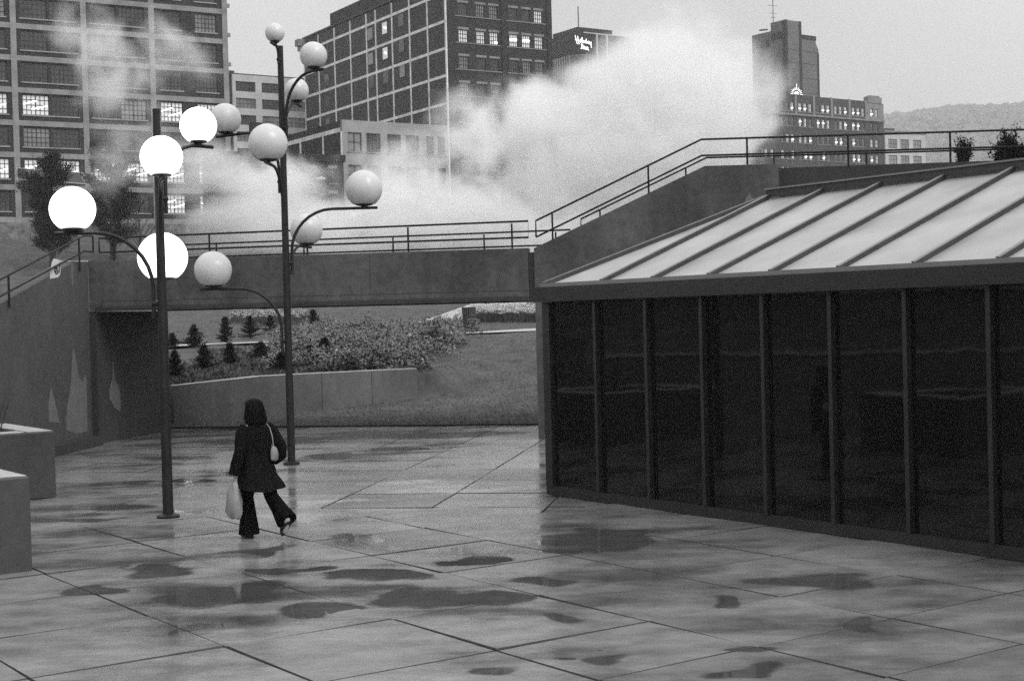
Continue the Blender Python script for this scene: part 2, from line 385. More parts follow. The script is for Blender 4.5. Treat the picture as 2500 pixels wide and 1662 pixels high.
for i, (xw, y0, y1, hw, lab) in enumerate(((-13.5, 6, 24, 0.75, 'low terrace wall on the left grass bank, mirrored in the glass'), (-18.5, 2, 27, 0.8, 'upper terrace wall on the left grass bank, mirrored in the glass'))):
    z0 = bank_h(xw, 15) - 0.2; rt = empty('terrace_wall', (xw, y0, z0), 0, lab, 'wall', 'terrace walls on the left bank')
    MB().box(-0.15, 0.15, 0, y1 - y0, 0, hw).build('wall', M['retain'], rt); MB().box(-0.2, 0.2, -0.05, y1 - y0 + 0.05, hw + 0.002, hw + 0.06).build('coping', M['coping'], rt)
# ------------------------------------------------------------------ paving slabs
AZ_A = R(-35.5)
dA = Vector((math.sin(AZ_A), math.cos(AZ_A), 0)); dB = Vector((math.cos(AZ_A), -math.sin(AZ_A), 0))
AZ_C = R(9.3)
dC = Vector((math.sin(AZ_C), math.cos(AZ_C), 0)); dD = Vector((math.cos(AZ_C), -math.sin(AZ_C), 0))
pb = MB(); pb.add([(-14, -12, -0.07), (16, -12, -0.07), (16, EDGE(16), -0.07), (-14, EDGE(-14), -0.07)], [(0, 1, 2, 3)])
plaza = pb.build('plaza', M['joint'], kind='structure')
def slab(u0, u1, v0, v1, du, dv, z, parent):
    c = du * ((u0 + u1) / 2) + dv * ((v0 + v1) / 2); g = 0.011
    a, b = (u1 - u0) / 2 - g, (v1 - v0) / 2 - g; e = 0.003
    mb = MB(); tx, ty = random.uniform(-0.005, 0.005), random.uniform(-0.005, 0.005); dz = [tx * i + ty * j for i, j in ((-1, -1), (1, -1), (1, 1), (-1, 1))]
    q = [(-1, -1), (1, -1), (1, 1), (-1, 1)]; vs_ = []
    for k, (i, j) in enumerate(q): vs_.append(du * (i * (a - e)) + dv * (j * (b - e)) + Vector((0, 0, z - 0.004 + dz[k])))
    for k, (i, j) in enumerate(q): vs_.append(du * (i * a) + dv * (j * b) + Vector((0, 0, z - 0.004 + dz[k] - 0.012)))
    for k, (i, j) in enumerate(q): vs_.append(du * (i * a) + dv * (j * b) + Vector((0, 0, z - 0.06)))
    fs = [(0, 1, 2, 3)] + [(k, 4 + k, 4 + (k + 1) % 4, (k + 1) % 4) for k in range(4)] + [(4 + k, 8 + k, 8 + (k + 1) % 4, 4 + (k + 1) % 4) for k in range(4)]
    mb.add(vs_, fs); o = mb.build('paving_slab', M['paving'], parent); o.location = c
    o.data.materials.append(M['joint'])
    for pl_ in o.data.polygons:
        if abs(pl_.normal.z) < 0.8: pl_.material_index = 1          # slab sides coloured dark so sunlit gaps still read as joints
    return o
b_l = [6.34 + 1.545 * k for k in range(-6, 6)]
a_l = [-5.0, -3.4, -1.9, -0.3, 1.2, 2.8, 4.1, 5.4, 6.7, 7.95, 9.2, 10.75, 12.33, 13.8, 15.2, 16.65, 18.2, 19.7]
for i in range(len(b_l) - 1):
    for j in range(len(a_l) - 1):
        c = dB * ((b_l[i] + b_l[i + 1]) / 2) + dA * ((a_l[j] + a_l[j + 1]) / 2)
        if c.dot(dC) > 19.4 or c.x < -11 or c.x > 9 or c.y < -6: continue
        slab(b_l[i], b_l[i + 1], a_l[j], a_l[j + 1], dB, dA, 0.0, plaza)
d_l = [-5.88 + 1.57 * k for k in range(-6, 6)]
c_l = [17.7, 19.3, 20.9, 22.5, 24.15, 25.8, 27.45, 29.05, 30.6, 32.2, 34.15]
for i in range(len(d_l) - 1):
    for j in range(len(c_l) - 1):
        c = dD * ((d_l[i] + d_l[i + 1]) / 2) + dC * ((c_l[j] + c_l[j + 1]) / 2)
        if c.dot(dC) < 19.0 and c.x > 3: continue
        slab(d_l[i], d_l[i + 1], c_l[j], c_l[j + 1], dD, dC, -0.006, plaza)
# kerb between the paving and the grass
k0, k1 = Vector((-9.0, EDGE(-9.0), 0)), Vector((8, EDGE(8), 0)); kd = (k1 - k0).normalized(); kn = Vector((-kd.y, kd.x, 0))
MB().obox(k0 - kn * 0.05 + Vector((0, 0, -0.1)), kd * (k1 - k0).length, kn * 0.11, (0, 0, 0.135)).build('kerb', M['wall_dark'], kind='structure')

# ------------------------------------------------------------------ footbridge, ramps, walls
BD, B0 = dD.copy(), Vector((-9.1, 31.92, 0)); BN = dC.copy()          # along the bridge, and away from the camera
def bp(s, t, z): return B0 + BD * s + BN * t + Vector((0, 0, z))
bridge = empty('footbridge', bp(0, 0, 0), 0, 'dark concrete footbridge span between the lamp posts and the pavilion', 'footbridge')
def local(root, pts): return [Vector(p) - root.location for p in pts]
def ppoly(root, name, pts, e, mat, **kw): return MB().prism(local(root, pts), e).build(name, mat, root, **kw)
ppoly(bridge, 'girder', [bp(-0.135, 0, 2.90), bp(9.60, 0, 2.88), bp(9.60, 0, 3.085), bp(-0.135, 0, 3.105)], BN * 0.32, M['wall'])
ppoly(bridge, 'girder_face', [bp(-0.135, 0.004, 3.113), bp(6.2, 0.004, 3.10), bp(6.2, 0.004, 3.977), bp(-0.135, 0.004, 3.99)], BN * 0.316, M['wall'])
ppoly(bridge, 'girder_face', [bp(6.208, 0.002, 3.10), bp(9.60, 0.002, 3.093), bp(9.60, 0.002, 3.97), bp(6.208, 0.002, 3.977)], BN * 0.316, M['wall'])
ppoly(bridge, 'girder', [bp(0.0, 3.6, 2.90), bp(9.60, 3.6, 2.88), bp(9.60, 3.6, 3.97), bp(0.0, 3.6, 3.99)], BN * 0.32, M['wall'])
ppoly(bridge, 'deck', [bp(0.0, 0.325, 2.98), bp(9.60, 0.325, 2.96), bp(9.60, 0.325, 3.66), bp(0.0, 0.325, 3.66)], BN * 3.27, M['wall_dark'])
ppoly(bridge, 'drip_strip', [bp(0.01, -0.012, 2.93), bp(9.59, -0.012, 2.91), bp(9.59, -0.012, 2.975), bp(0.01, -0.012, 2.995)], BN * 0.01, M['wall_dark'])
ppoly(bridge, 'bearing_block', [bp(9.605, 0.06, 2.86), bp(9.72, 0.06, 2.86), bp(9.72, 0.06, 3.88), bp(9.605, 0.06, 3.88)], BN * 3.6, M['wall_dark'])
# left abutment under the bridge
abut = empty('bridge_abutment', bp(-0.02, 0.02, 0), 0, 'shadowed concrete abutment under the left end of the footbridge', 'abutment')
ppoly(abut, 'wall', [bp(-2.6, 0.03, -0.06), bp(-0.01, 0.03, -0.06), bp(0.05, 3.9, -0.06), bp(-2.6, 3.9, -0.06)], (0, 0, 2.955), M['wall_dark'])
def patch_on(root, name, o, d, n, pts, mat=None):
    """flat painted-out patch, pts given as (along, height)"""
    rr = random.Random(len(pts) * 7); pp = []
    for (u0, z0), (u1, z1) in zip(pts, pts[1:] + pts[:1]):          # ragged brushed outline
        k = max(2, int(math.hypot(u1 - u0, z1 - z0) / 0.05))
        pp += [(u0 + (u1 - u0) * i / k + rr.gauss(0, 0.008), z0 + (z1 - z0) * i / k + rr.gauss(0, 0.01)) for i in range(k)]
    q = [Vector(o) + d * u + Vector((0, 0, z)) + n * 0.004 for u, z in pp]
    return MB().prism(local(root, q), n * 0.002).build(name, mat or M['patch'], root)
AB0, ABD = bp(-0.01, 0.03, 0), (bp(0.05, 3.9, 0) - bp(-0.01, 0.03, 0)).normalized(); ABN = Vector((ABD.y, -ABD.x, 0))
patch_on(abut, 'paint_patch', AB0, ABD, ABN, [(0.55, 0.95), (0.8, 0.72), (1.08, 0.62), (1.12, 1.0), (1.0, 1.25), (0.85, 1.35), (0.78, 1.9), (0.72, 1.4), (0.55, 1.15)])
# left ramp wall coming towards the camera
WD = Vector((-0.16, -2.16, 0)).normalized(); WO = Vector((-9.24, 31.94, 0)); WN = Vector((-WD.y, WD.x, 0))
if WN.x < 0: WN = -WN
def wp(s, z, t=0): return WO + WD * s - WN * t + Vector((0, 0, z))
lramp = empty('ramp_wall', wp(0, 0), 0, 'concrete ramp wall sloping down at the left edge with pale painted-out patches', 'ramp wall')
ppoly(lramp, 'wall', [wp(0.0, -0.06), wp(0.0, 3.99), wp(0.82, 3.95), wp(4.6, 3.03), wp(8.6, 2.05), wp(8.6, -0.06)], -WN * 0.35, M['wall_side'])
ppoly(lramp, 'footing', [wp(0.2, -0.05, -0.3), wp(0.2, 0.2, -0.3), wp(4.5, 0.2, -0.3), wp(4.5, -0.05, -0.3)], -WN * 0.3, M['wall_dark'])
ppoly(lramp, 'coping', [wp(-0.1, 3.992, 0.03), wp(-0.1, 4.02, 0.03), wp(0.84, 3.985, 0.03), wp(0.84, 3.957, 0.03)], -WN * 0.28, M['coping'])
patch_on(lramp, 'paint_patch', WO, WD, WN, [(1.56, 0.42), (1.0, 0.3), (0.34, 0.3), (0.3, 1.0), (0.32, 1.55), (0.55, 1.38), (0.75, 1.5), (0.95, 2.08), (1.05, 2.1), (1.2, 1.4), (1.45, 0.9)])
patch_on(lramp, 'paint_patch', WO, WD, WN, [(2.46, 0.66), (1.88, 0.6), (2.05, 0.95), (2.22, 1.3), (2.3, 1.32), (2.44, 1.05)])
patch_on(lramp, 'paint_streak', WO, WD, WN, [(1.0, 3.45), (0.9, 3.45), (0.88, 3.9), (0.98, 3.9)])
notice = empty('wall_poster', wp(1.86, 3.59), 0, 'small white poster with a dark round emblem pasted on the ramp wall', 'poster')
def nq(pts, th, mat, name, off):
    q = [WO + WD * u + Vector((0, 0, z)) + WN * off for u, z in pts]
    return MB().prism(local(notice, q), WN * th).build(name, mat, notice)
nq([(2.17, 3.56), (2.15, 3.70), (2.02, 3.92), (1.92, 3.985), (1.56, 3.96), (1.55, 3.86), (1.62, 3.66), (1.75, 3.6)], 0.004, M['paper'], 'sheet', 0.004)
rg = [(1.82 + 0.115 * math.cos(k * math.pi / 10), 3.735 + 0.075 * math.sin(k * math.pi / 10)) for k in range(20)]
nq(rg, 0.003, M['ink'], 'emblem_disc', 0.0085)
for (du, dz) in ((-0.035, 0.02), (0.04, 0.02), (0.0, -0.03)):
    nq([(1.82 + du + 0.018 * math.cos(k * math.pi / 4), 3.735 + dz + 0.016 * math.sin(k * math.pi / 4)) for k in range(8)], 0.002, M['paper'], 'emblem_dot', 0.0118)
nq([(1.69, 3.66), (1.65, 3.70), (1.60, 3.83), (1.58, 3.93), (1.61, 3.93), (1.64, 3.83), (1.69, 3.72)], 0.002, M['ink'], 'emblem_stroke', 0.0085)
# right ramp and terrace wall
rramp = empty('ramp_wall', bp(9.73, 0, 0), 0, 'dark concrete ramp wall climbing right behind the pavilion roof', 'ramp wall')
ppoly(rramp, 'wall', [bp(9.73, 0, -0.06), bp(9.73, 0, 3.96), bp(13.29, 0, 5.52), bp(14.77, 0, 5.50), bp(14.77, 0, -0.06)], BN * 0.34, M['wall'])
ppoly(rramp, 'wall', [bp(9.73, 3.6, -0.06), bp(9.73, 3.6, 3.96), bp(13.29, 3.6, 5.52), bp(14.77, 3.6, 5.50), bp(14.77, 3.6, -0.06)], BN * 0.34, M['wall'])
ppoly(rramp, 'ramp_slab', [bp(9.73, 0.345, -0.06), bp(9.73, 0.345, 3.5), bp(13.29, 0.345, 5.1), bp(14.77, 0.345, 5.1), bp(14.77, 0.345, -0.06)], BN * 3.25, M['wall_dark'])
patch_on(rramp, 'paint_patch', B0, BD, -BN, [(13.95, 4.3), (14.32, 4.5), (14.28, 4.75), (14.18, 4.98), (14.1, 4.82), (14.0, 4.55)])
terr = empty('terrace_wall', bp(14.8, 0.6, 0), 0, 'darker terrace wall with planting along its top at upper right', 'wall')
ppoly(terr, 'wall', [bp(14.78, 0.55, -0.06), bp(14.78, 0.55, 5.47), bp(24.5, 0.55, 5.40), bp(24.5, 0.55, -0.06)], BN * 3.5, M['wall_dark'])  # dark tone stands in for shade on a face turned from the sky

# railings ---------------------------------------------------------
def railing(label, runs, posts, mat, group='steel pipe railings on the footbridge and ramps', r=0.022):
    root = empty('railing', runs[0][0], 0, label, 'railing', group)
    for pts in runs: MB().tube(local(root, pts), r, 6).build('rail', mat, root, smooth=True)
    for a, b in posts: MB().tube(local(root, [a, b]), r, 6).build('post', mat, root, smooth=True)
    return root
def z2(s, a, b, s0, s1): return a + (b - a) * (s - s0) / (s1 - s0)
for t, lab, off, sp0 in ((0.16, 'front railing of the footbridge with two rails and closed square end', 0.0, (0.4, 2.6, 4.8, 7.02, 9.25)), (3.76, 'far railing of the footbridge showing through the front one', 0.0, (1.4, 3.6, 5.8, 8.0, 9.7))):
    e1 = 9.6 if t < 1 else 10.05
    railing(lab, [[bp(0.06, t, 4.19), bp(0.06, t, 4.50), bp(e1, t, 4.54), bp(e1, t, 4.20), bp(0.06, t, 4.19)]], [(bp(s, t, 3.9), bp(s, t, 4.50)) for s in sp0], M['steel'])
for t, lab, st in ((0.16, 'front railing climbing the right ramp to the terrace', 9.76), (3.76, 'far railing of the right ramp seen just above the wall', 10.3)):
    z0 = 4.54 + (st - 9.76) * 0.444
    top = [bp(st, t, z0), bp(13.23, t, 6.08), bp(24, t, 5.93)]; low = [bp(st, t, z0 - 0.34), bp(13.23, t, 5.75), bp(24, t, 5.60)]
    def rz(s): return z0 + (6.08 - z0) * (s - st) / (13.23 - st) if s < 13.23 else 6.08 - 0.015 * (s - 13.23)
    def wz(s): return 3.96 + (s - 9.73) * 0.438 if s < 13.29 else 5.45
    ps = (10.11, 12.13, 14.15, 16.16, 18.15, 20.15, 22.1) if t < 1 else (10.75, 12.75, 14.75, 16.8, 18.8, 20.8)
    railing(lab, [[low[0]] + top, low], [(bp(s, t, wz(s) - 0.05), bp(s, t, rz(s))) for s in ps], M['steel'])
railing('railing stepping down the left ramp beside the poster', [[wp(-0.22, 4.21, -0.05), wp(-0.22, 4.56, -0.05), wp(0.35, 4.53, -0.05), wp(4.57, 3.51, -0.05), wp(8.5, 2.56, -0.05)], [wp(-0.22, 4.21, -0.05), wp(0.35, 4.2, -0.05), wp(4.59, 3.2, -0.05), wp(8.5, 2.24, -0.05)]],
        [(wp(0.62, 3.75, -0.05), wp(0.62, 4.46, -0.05)), (wp(4.3, 2.95, -0.05), wp(4.3, 3.57, -0.05)), (wp(2.46, 3.42, -0.05) * 0 + wp(6.6, 2.45, -0.05), wp(6.6, 3.02, -0.05))], M['steel'])

# planter boxes on the left
def planter(corner, la, lb, label):
    root = empty('planter_box', corner, 0, label, 'planter', 'concrete planter boxes at the left edge')
    th = 0.42; o = Vector((0, 0, 0)); U, V = dA, -dB
    def pc(u, v, z): return U * u + V * v + Vector((0, 0, z))
    def wall(u0, u1, v0, v1):
        b = 0.02; lo = [pc(u0, v0, 0.0), pc(u1, v0, 0.0), pc(u1, v1, 0.0), pc(u0, v1, 0.0)]
        mb = MB(); q = [p + Vector((0, 0, 0.98)) for p in lo]
        c = [pc(u0 + b, v0 + b, 1.0), pc(u1 - b, v0 + b, 1.0), pc(u1 - b, v1 - b, 1.0), pc(u0 + b, v1 - b, 1.0)]
        mb.add(lo + q + c, [(0, 1, 2, 3)] + [(k, (k + 1) % 4, 4 + (k + 1) % 4, 4 + k) for k in range(4)] + [(4 + k, 4 + (k + 1) % 4, 8 + (k + 1) % 4, 8 + k) for k in range(4)] + [(8, 9, 10, 11)])
        so = mb.build('side', M['planter'], root)
        MB().prism([pc(u0 + 0.024, v0 + 0.024, 1.002), pc(u1 - 0.024, v0 + 0.024, 1.002), pc(u1 - 0.024, v1 - 0.024, 1.002), pc(u0 + 0.024, v1 - 0.024, 1.002)], (0, 0, 0.006)).build('sheen_top', M['coping'], so)  # pale sheet paints the sky sheen of the wet planter top
    wall(0, la, 0, th); wall(0, la, lb - th, lb); wall(0, th, th + 0.002, lb - th - 0.002); wall(la - th, la, th + 0.002, lb - th - 0.002)
    MB().prism([pc(th, th, 0.86), pc(la - th, th, 0.86), pc(la - th, lb - th, 0.86), pc(th, lb - th, 0.86)], (0, 0, 0.06)).build('soil', M['mulch'], root)
    return root
planter(Vector((-5.13, 15.37, 0)), 2.2, 2.6, 'nearest concrete planter box cut by the left edge')
planter(Vector((-6.97, 22.08, 0)), 2.4, 3.2, 'farther concrete planter box with bare twigs beside the ramp wall')

# retaining wall on the lawn
rw = empty('retaining_wall', (WALL_A[0], WALL_A[1], 0), 0, 'low stained concrete retaining wall across the lawn under the bridge', 'retaining wall')
def rwseg(p, q, z0, z1, b0, b1):
    p, q = Vector((*p, 0)), Vector((*q, 0)); d = (q - p).normalized(); n = Vector((-d.y, d.x, 0))
    pts = [p + Vector((0, 0, b0)), q + Vector((0, 0, b1)), q + Vector((0, 0, z1)), p + Vector((0, 0, z0))]
    ppoly(rw, 'wall_panel', [v - n * 0.14 for v in pts], n * 0.3, M['retain'])
    c = [p + Vector((0, 0, z0 + 0.002)), q + Vector((0, 0, z1 + 0.002)), q + Vector((0, 0, z1 + 0.022)), p + Vector((0, 0, z0 + 0.022))]
    ppoly(rw, 'coping', [v - n * 0.145 for v in c], n * 0.31, M['coping'])
def wmix(t): return (WALL_M[0] + (WALL_B[0] - WALL_M[0]) * t, WALL_M[1] + (WALL_B[1] - WALL_M[1]) * t)
rwseg((-8.62, 36.72), WALL_M, 1.02, 1.16, -0.1, -0.1)
rwseg(wmix(0.002), wmix(0.38), 1.16, 1.175, -0.1, -0.1); rwseg(wmix(0.383), wmix(0.7), 1.175, 1.185, -0.1, -0.1); rwseg(wmix(0.703), WALL_B, 1.185, 1.19, -0.1, -0.1)

# pale path through the park
def path_strip(pts, w, name):
    mb = MB(); n = len(pts)
    for i, p in enumerate(pts):
        d = (Vector(pts[min(i + 1, n - 1)]) - Vector(pts[max(i - 1, 0)])).normalized(); nn = Vector((-d.y, d.x))
        for s in (-1, 1):
            x, y = p[0] + nn.x * w * s, p[1] + nn.y * w * s
            mb.v.append((x, y, max(terrain(x, y), terrain(*p)) + 0.05))
    mb.f = [(2 * i, 2 * i + 1, 2 * i + 3, 2 * i + 2) for i in range(n - 1)]
    return mb.build(name, M['path'], smooth=True, kind='structure')
path_strip([(-30 + i * 1.5, 50.0 + max(0, (i * 1.5 - 18)) * 0.55 if i * 1.5 < 36 else 59.9 + (i * 1.5 - 36) * 0.02) for i in range(45)], 1.3, 'path')

path_strip([(-2.6 + i * 0.12, 66 + i * 1.4) for i in range(26)], 1.7, 'path')
# ------------------------------------------------------------------ glass pavilion
PV = Vector((0.44, 20.82, 0)); PRZ = math.atan2(-math.cos(AZ_A), -math.sin(AZ_A))
pav = empty('glass_pavilion', PV, PRZ, 'low dark glass pavilion with pale standing seam roof', 'pavilion')
T1, DEP = 12.8, 6.4
N = 12; SP = 1.055; T00 = 0.14
MB().box(0.0, T1, 0.0, 0.14, 0.0, 0.13).build('sill_rail', M['mullion'], pav)
MB().box(0.0, 0.16, -0.004, 0.16, 0.131, 2.745).build('corner_post', M['mullion'], pav)
for k in range(1, N + 1):
    x = T00 + SP * k
    MB().box(x - 0.028, x + 0.028, -0.02, 0.12, 0.131, 2.745).build('mullion', M['mullion'], pav)
for k in range(N):
    x0, x1 = T00 + SP * k + (0.03 if k else 0.05), T00 + SP * (k + 1) - 0.03
    MB().box(x0, x1, 0.055, 0.07, 0.125, 2.75).build('glass_pane', M['glass'], pav)
MB().box(-0.09, T1, -0.11, 0.26, 2.75, 2.955).build('fascia', M['fascia'], pav)
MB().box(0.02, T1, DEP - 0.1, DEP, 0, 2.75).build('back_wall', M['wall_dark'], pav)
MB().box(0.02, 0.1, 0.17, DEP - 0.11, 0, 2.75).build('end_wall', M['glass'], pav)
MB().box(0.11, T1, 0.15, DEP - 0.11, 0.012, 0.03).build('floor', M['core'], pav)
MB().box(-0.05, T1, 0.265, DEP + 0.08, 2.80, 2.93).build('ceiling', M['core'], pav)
RZ0, RZ1, RY0, RY1 = 2.965, 4.2, -0.05, 3.2
RS = 1.38
MB().add([(0.1, RY0, RZ0), (T1, RY0, RZ0), (T1, RY1, RZ1), (RS, RY1, RZ1), (0.1, 2 * RY1 - RY0, RZ0), (T1, 2 * RY1 - RY0, RZ0)], [(0, 1, 2, 3), (0, 3, 4), (3, 2, 5, 4)]).build('roof_sheet', M['roof'], pav)
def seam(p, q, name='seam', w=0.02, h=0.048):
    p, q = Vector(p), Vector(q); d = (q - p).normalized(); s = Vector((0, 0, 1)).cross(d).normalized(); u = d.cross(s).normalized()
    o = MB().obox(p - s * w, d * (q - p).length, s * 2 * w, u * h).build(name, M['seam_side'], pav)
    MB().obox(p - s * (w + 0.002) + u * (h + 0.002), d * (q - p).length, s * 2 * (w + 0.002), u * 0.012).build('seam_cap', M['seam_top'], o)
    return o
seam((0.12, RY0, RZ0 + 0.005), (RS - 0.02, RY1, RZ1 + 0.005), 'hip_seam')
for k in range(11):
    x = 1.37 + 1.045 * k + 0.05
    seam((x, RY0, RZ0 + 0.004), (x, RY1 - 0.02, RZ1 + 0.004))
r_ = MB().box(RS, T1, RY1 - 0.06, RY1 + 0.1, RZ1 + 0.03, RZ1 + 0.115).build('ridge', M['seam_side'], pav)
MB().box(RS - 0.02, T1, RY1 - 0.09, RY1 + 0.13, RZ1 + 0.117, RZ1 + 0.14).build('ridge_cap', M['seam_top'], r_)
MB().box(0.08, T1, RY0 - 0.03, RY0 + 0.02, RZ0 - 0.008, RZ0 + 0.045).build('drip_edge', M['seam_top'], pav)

# ------------------------------------------------------------------ globe lamps
def arm_path(px, py, ztop, th, L, Rr, drop):
    ux, uy = math.sin(th), math.cos(th); pts = []
    r0 = 0.11
    pts.append((px + ux * r0, py + uy * r0, ztop - Rr - drop)); pts.append((px + ux * r0, py + uy * r0, ztop - Rr))
    for k in range(1, 9):
        a = k * math.pi / 16; x = r0 + Rr * (1 - math.cos(a)); pts.append((px + ux * x, py + uy * x, ztop - Rr + Rr * math.sin(a)))
    pts.append((px + ux * (L + 0.24), py + uy * (L + 0.24), ztop))
    return pts
def globe_lamp(base, top_z, globes, lit, label):
    root = empty('globe_lamp_post', base, 0, label, 'lamp post', 'globe lamp posts on the plaza')
    b = Vector(base)
    MB().tube([(0, 0, 0), (0, 0, top_z * 0.5), (0, 0, top_z)], [0.07, 0.062, 0.053], 14).build('pole', M['pole'], root, smooth=True)
    MB().lathe([(0.15, 0.0), (0.15, 0.025), (0.1, 0.04), (0.08, 0.05)]).build('base_plate', M['pole'], root, smooth=True)
    for gpx, gpy, dia, dy in globes:
        c = at_y(gpx, gpy, b.y + dy) - b
        r = dia / 2; cut = 0.82
        L = math.hypot(c.x, c.y); th = math.atan2(c.x, c.y); zt = c.z - r * cut - 0.07
        Rr = min(0.75, max(0.12, L - 0.15)); drop = 0.4 if L > 0.6 else 0.15
        arm = MB().tube(arm_path(0, 0, zt, th, L, Rr, drop), 0.027, 10).build('arm', M['pole'], root, smooth=True)
        ux, uy = math.sin(th), math.cos(th)
        MB().tube([(0.02 * ux, 0.02 * uy, zt - Rr - drop * 0.5), (0.125 * ux, 0.125 * uy, zt - Rr - drop * 0.5)], 0.04, 8).build('bracket', M['pole'], arm, smooth=True)
        cup_r = r * 0.45
        MB().lathe([(0.03, -0.02), (0.035, 0.025), (cup_r, 0.05), (cup_r, 0.085)], (c.x, c.y, zt), 20).build('cup', M['pole'], arm, smooth=True)
        prof = []
        a0 = math.acos(cut)
        for k in range(0, 17):
            a = math.pi - a0 - (math.pi - a0) * k / 16
            prof.append((max(r * math.sin(a), 0.0008), r * math.cos(a)))
        MB().lathe(prof, c, 32).build('globe', M['globe_lit'] if lit else M['globe'], root, smooth=True)
    return root
L1 = at_z(411, 1262); L2 = at_z(712, 1132)
globe_lamp(L1, 5.42, [(177, 511, 0.60, -0.1), (394, 383, 0.525, -1.1), (484, 307, 0.50, 0.55), (397, 628, 0.685, 0.85)], True, 'nearer lamp post carrying four lit white globes')
globe_lamp(L2, 7.51, [(520, 659, 0.67, -0.1), (748, 561, 0.61, 1.2), (888, 461, 0.67, -0.05), (654, 350, 0.67, -1.25), (550, 291, 0.58, 0.8), (724, 221, 0.45, 0.9), (765, 136, 0.48, -0.55), (671, 81, 0.345, -0.3)], False, 'taller lamp post behind with eight unlit grey globes')

# ------------------------------------------------------------------ buildings
def city(name, px, py, Y, az, label, cat='building'):
    P = at_y(px, py, Y); P.z = 0
    return empty(name, P, R(90 - az), label, cat)
def fmap(face, u, dpt, z):
    return (u, dpt, z) if face == 'f' else (dpt, u, z)
class Facade:
    """wall with real openings; u along the wall, depth inwards"""
    def __init__(s, root, face, u0, u1, z0, z1, rows, mat, th=0.35, name='wall'):
        mb = MB()
        def b(a, c, d0, d1, e, g):
            if c - a < 1e-4 or g - e < 1e-4: return
            p, q = fmap(face, a, d0, e), fmap(face, c, d1, g)
            mb.box(min(p[0], q[0]), max(p[0], q[0]), min(p[1], q[1]), max(p[1], q[1]), e, g)
        z = z0
        for zl, zh, ops in sorted(rows, key=lambda r: r[0]):
            b(u0, u1, 0, th, z, zl); u = u0
            for a, c in sorted(ops): b(u, a, 0, th, zl, zh); u = c
            b(u, u1, 0, th, zl, zh); z = zh
        b(u0, u1, 0, th, z, z1)
        s.o = mb.build(name, mat, root)
def fbox(root, face, a, c, d0, d1, e, g, mat, name, parent=None):
    p, q = fmap(face, a, d0, e), fmap(face, c, d1, g)
    return MB().box(min(p[0], q[0]), max(p[0], q[0]), min(p[1], q[1]), max(p[1], q[1]), e, g).build(name, mat, parent or root)
def window(root, face, a, c, e, g, nx, nz, pane, sash, bar=0.06, dep=0.16, sill=None, tubes=(), lintel=None):
    mb = MB()
    def b(u0, u1, z0, z1, d0=dep, d1=dep + 0.06):
        p, q = fmap(face, u0, d0, z0), fmap(face, u1, d1, z1)
        mb.box(min(p[0], q[0]), max(p[0], q[0]), min(p[1], q[1]), max(p[1], q[1]), z0, z1)
    fw = bar * 1.3
    b(a, a + fw, e, g); b(c - fw, c, e, g); b(a + fw, c - fw, e, e + fw); b(a + fw, c - fw, g - fw, g)
    for i in range(1, nx):
        u = a + (c - a) * i / nx; k = 1.0 if not (nx % 2 == 0 and i == nx // 2) else 1.7
        b(u - bar * k / 2, u + bar * k / 2, e + fw, g - fw, dep + 0.004, dep + 0.05)
    for j in range(1, nz):
        z = e + (g - e) * j / nz
        b(a + fw, c - fw, z - bar / 2, z + bar / 2, dep + 0.01, dep + 0.045)
    w = mb.build('window', sash, root)
    fbox(root, face, a + 0.02, c - 0.02, dep + 0.062, dep + 0.075, e + 0.02, g - 0.02, pane, 'pane', w)
    for (u0, z0_, u1, z1_, hh) in tubes:
        A = Vector(fmap(face, a + (c - a) * u0, dep + 0.03, e + (g - e) * z0_)); B_ = Vector(fmap(face, a + (c - a) * u1, dep + 0.03, e + (g - e) * z1_))
        MB().tube([A, B_], hh, 6).build('light_tube', M['tube'], w)
    if sill: fbox(root, face, a - 0.12, c + 0.12, -0.1, dep, e - 0.13, e - 0.002, sill, 'sill', w)
    if lintel: fbox(root, face, a - 0.16, c + 0.16, -0.035, 0.1, g + 0.002, g + 0.32, lintel, 'lintel', w)
    return w
def core(root, x0, x1, y0, y1, z0, z1, mat=None, name='core'):
    return MB().box(x0, x1, y0, y1, z0, z1).build(name, mat or M['core'], root)
rnd = random.Random(11)

# left: framed loft building
b1 = city('loft_building', 558, 200, 165, 59.5, 'tall gridded loft building of pale frame and dark brick at left')
cols = [-38.2, -30.8, -23.4, -16.1, -8.7, -0.3]
beams = [14.0, 17.4, 20.8, 24.15, 27.6, 30.95, 34.3, 37.65, 41.0, 44.4]
rows = []; wins = []
for fi in range(len(beams) - 1):
    zl, zh = beams[fi] + 0.28 + 0.62, beams[fi + 1] - 0.4; ops = []
    for bi in range(len(cols) - 1):
        a, c = cols[bi] + 0.3, cols[bi + 1] - 0.3
        if bi == 4: ws = [(a + 0.55, a + 3.05), (c - 3.1, c - 0.65)]
        else: ws = [(a + 0.45, (a + c) / 2 - 0.14), ((a + c) / 2 + 0.14, c - 0.45)]
        for wi, w in enumerate(ws): ops.append(w); wins.append((fi, bi, wi, w, zl, zh))
    rows.append((zl, zh, ops))
Facade(b1, 'f', -38.5, 0.0, 13.7, 46, rows, M['brick_b1'], name='brick_infill')
core(b1, -38.4, -0.1, 0.5, 22, 8, 45.9)
core(b1, -38.5, 0.0, 0.36, 22.2, 46.0, 46.4, M['roofing'], 'roof')
for x in cols: MB().box(x - 0.3, x + 0.3, -0.16, 0.1, 11.5, 46.2).build('column', M['frame_b1'], b1)
for z in beams:
    for i in range(len(cols) - 1): MB().box(cols[i] + 0.301, cols[i + 1] - 0.301, -0.12, 0.1, z - 0.28, z + 0.28).build('beam', M['frame_b1'], b1)
MB().box(-38.5, 0.2, -0.3, 1.0, 8, 13.69).build('stone_base', M['stone'], b1)
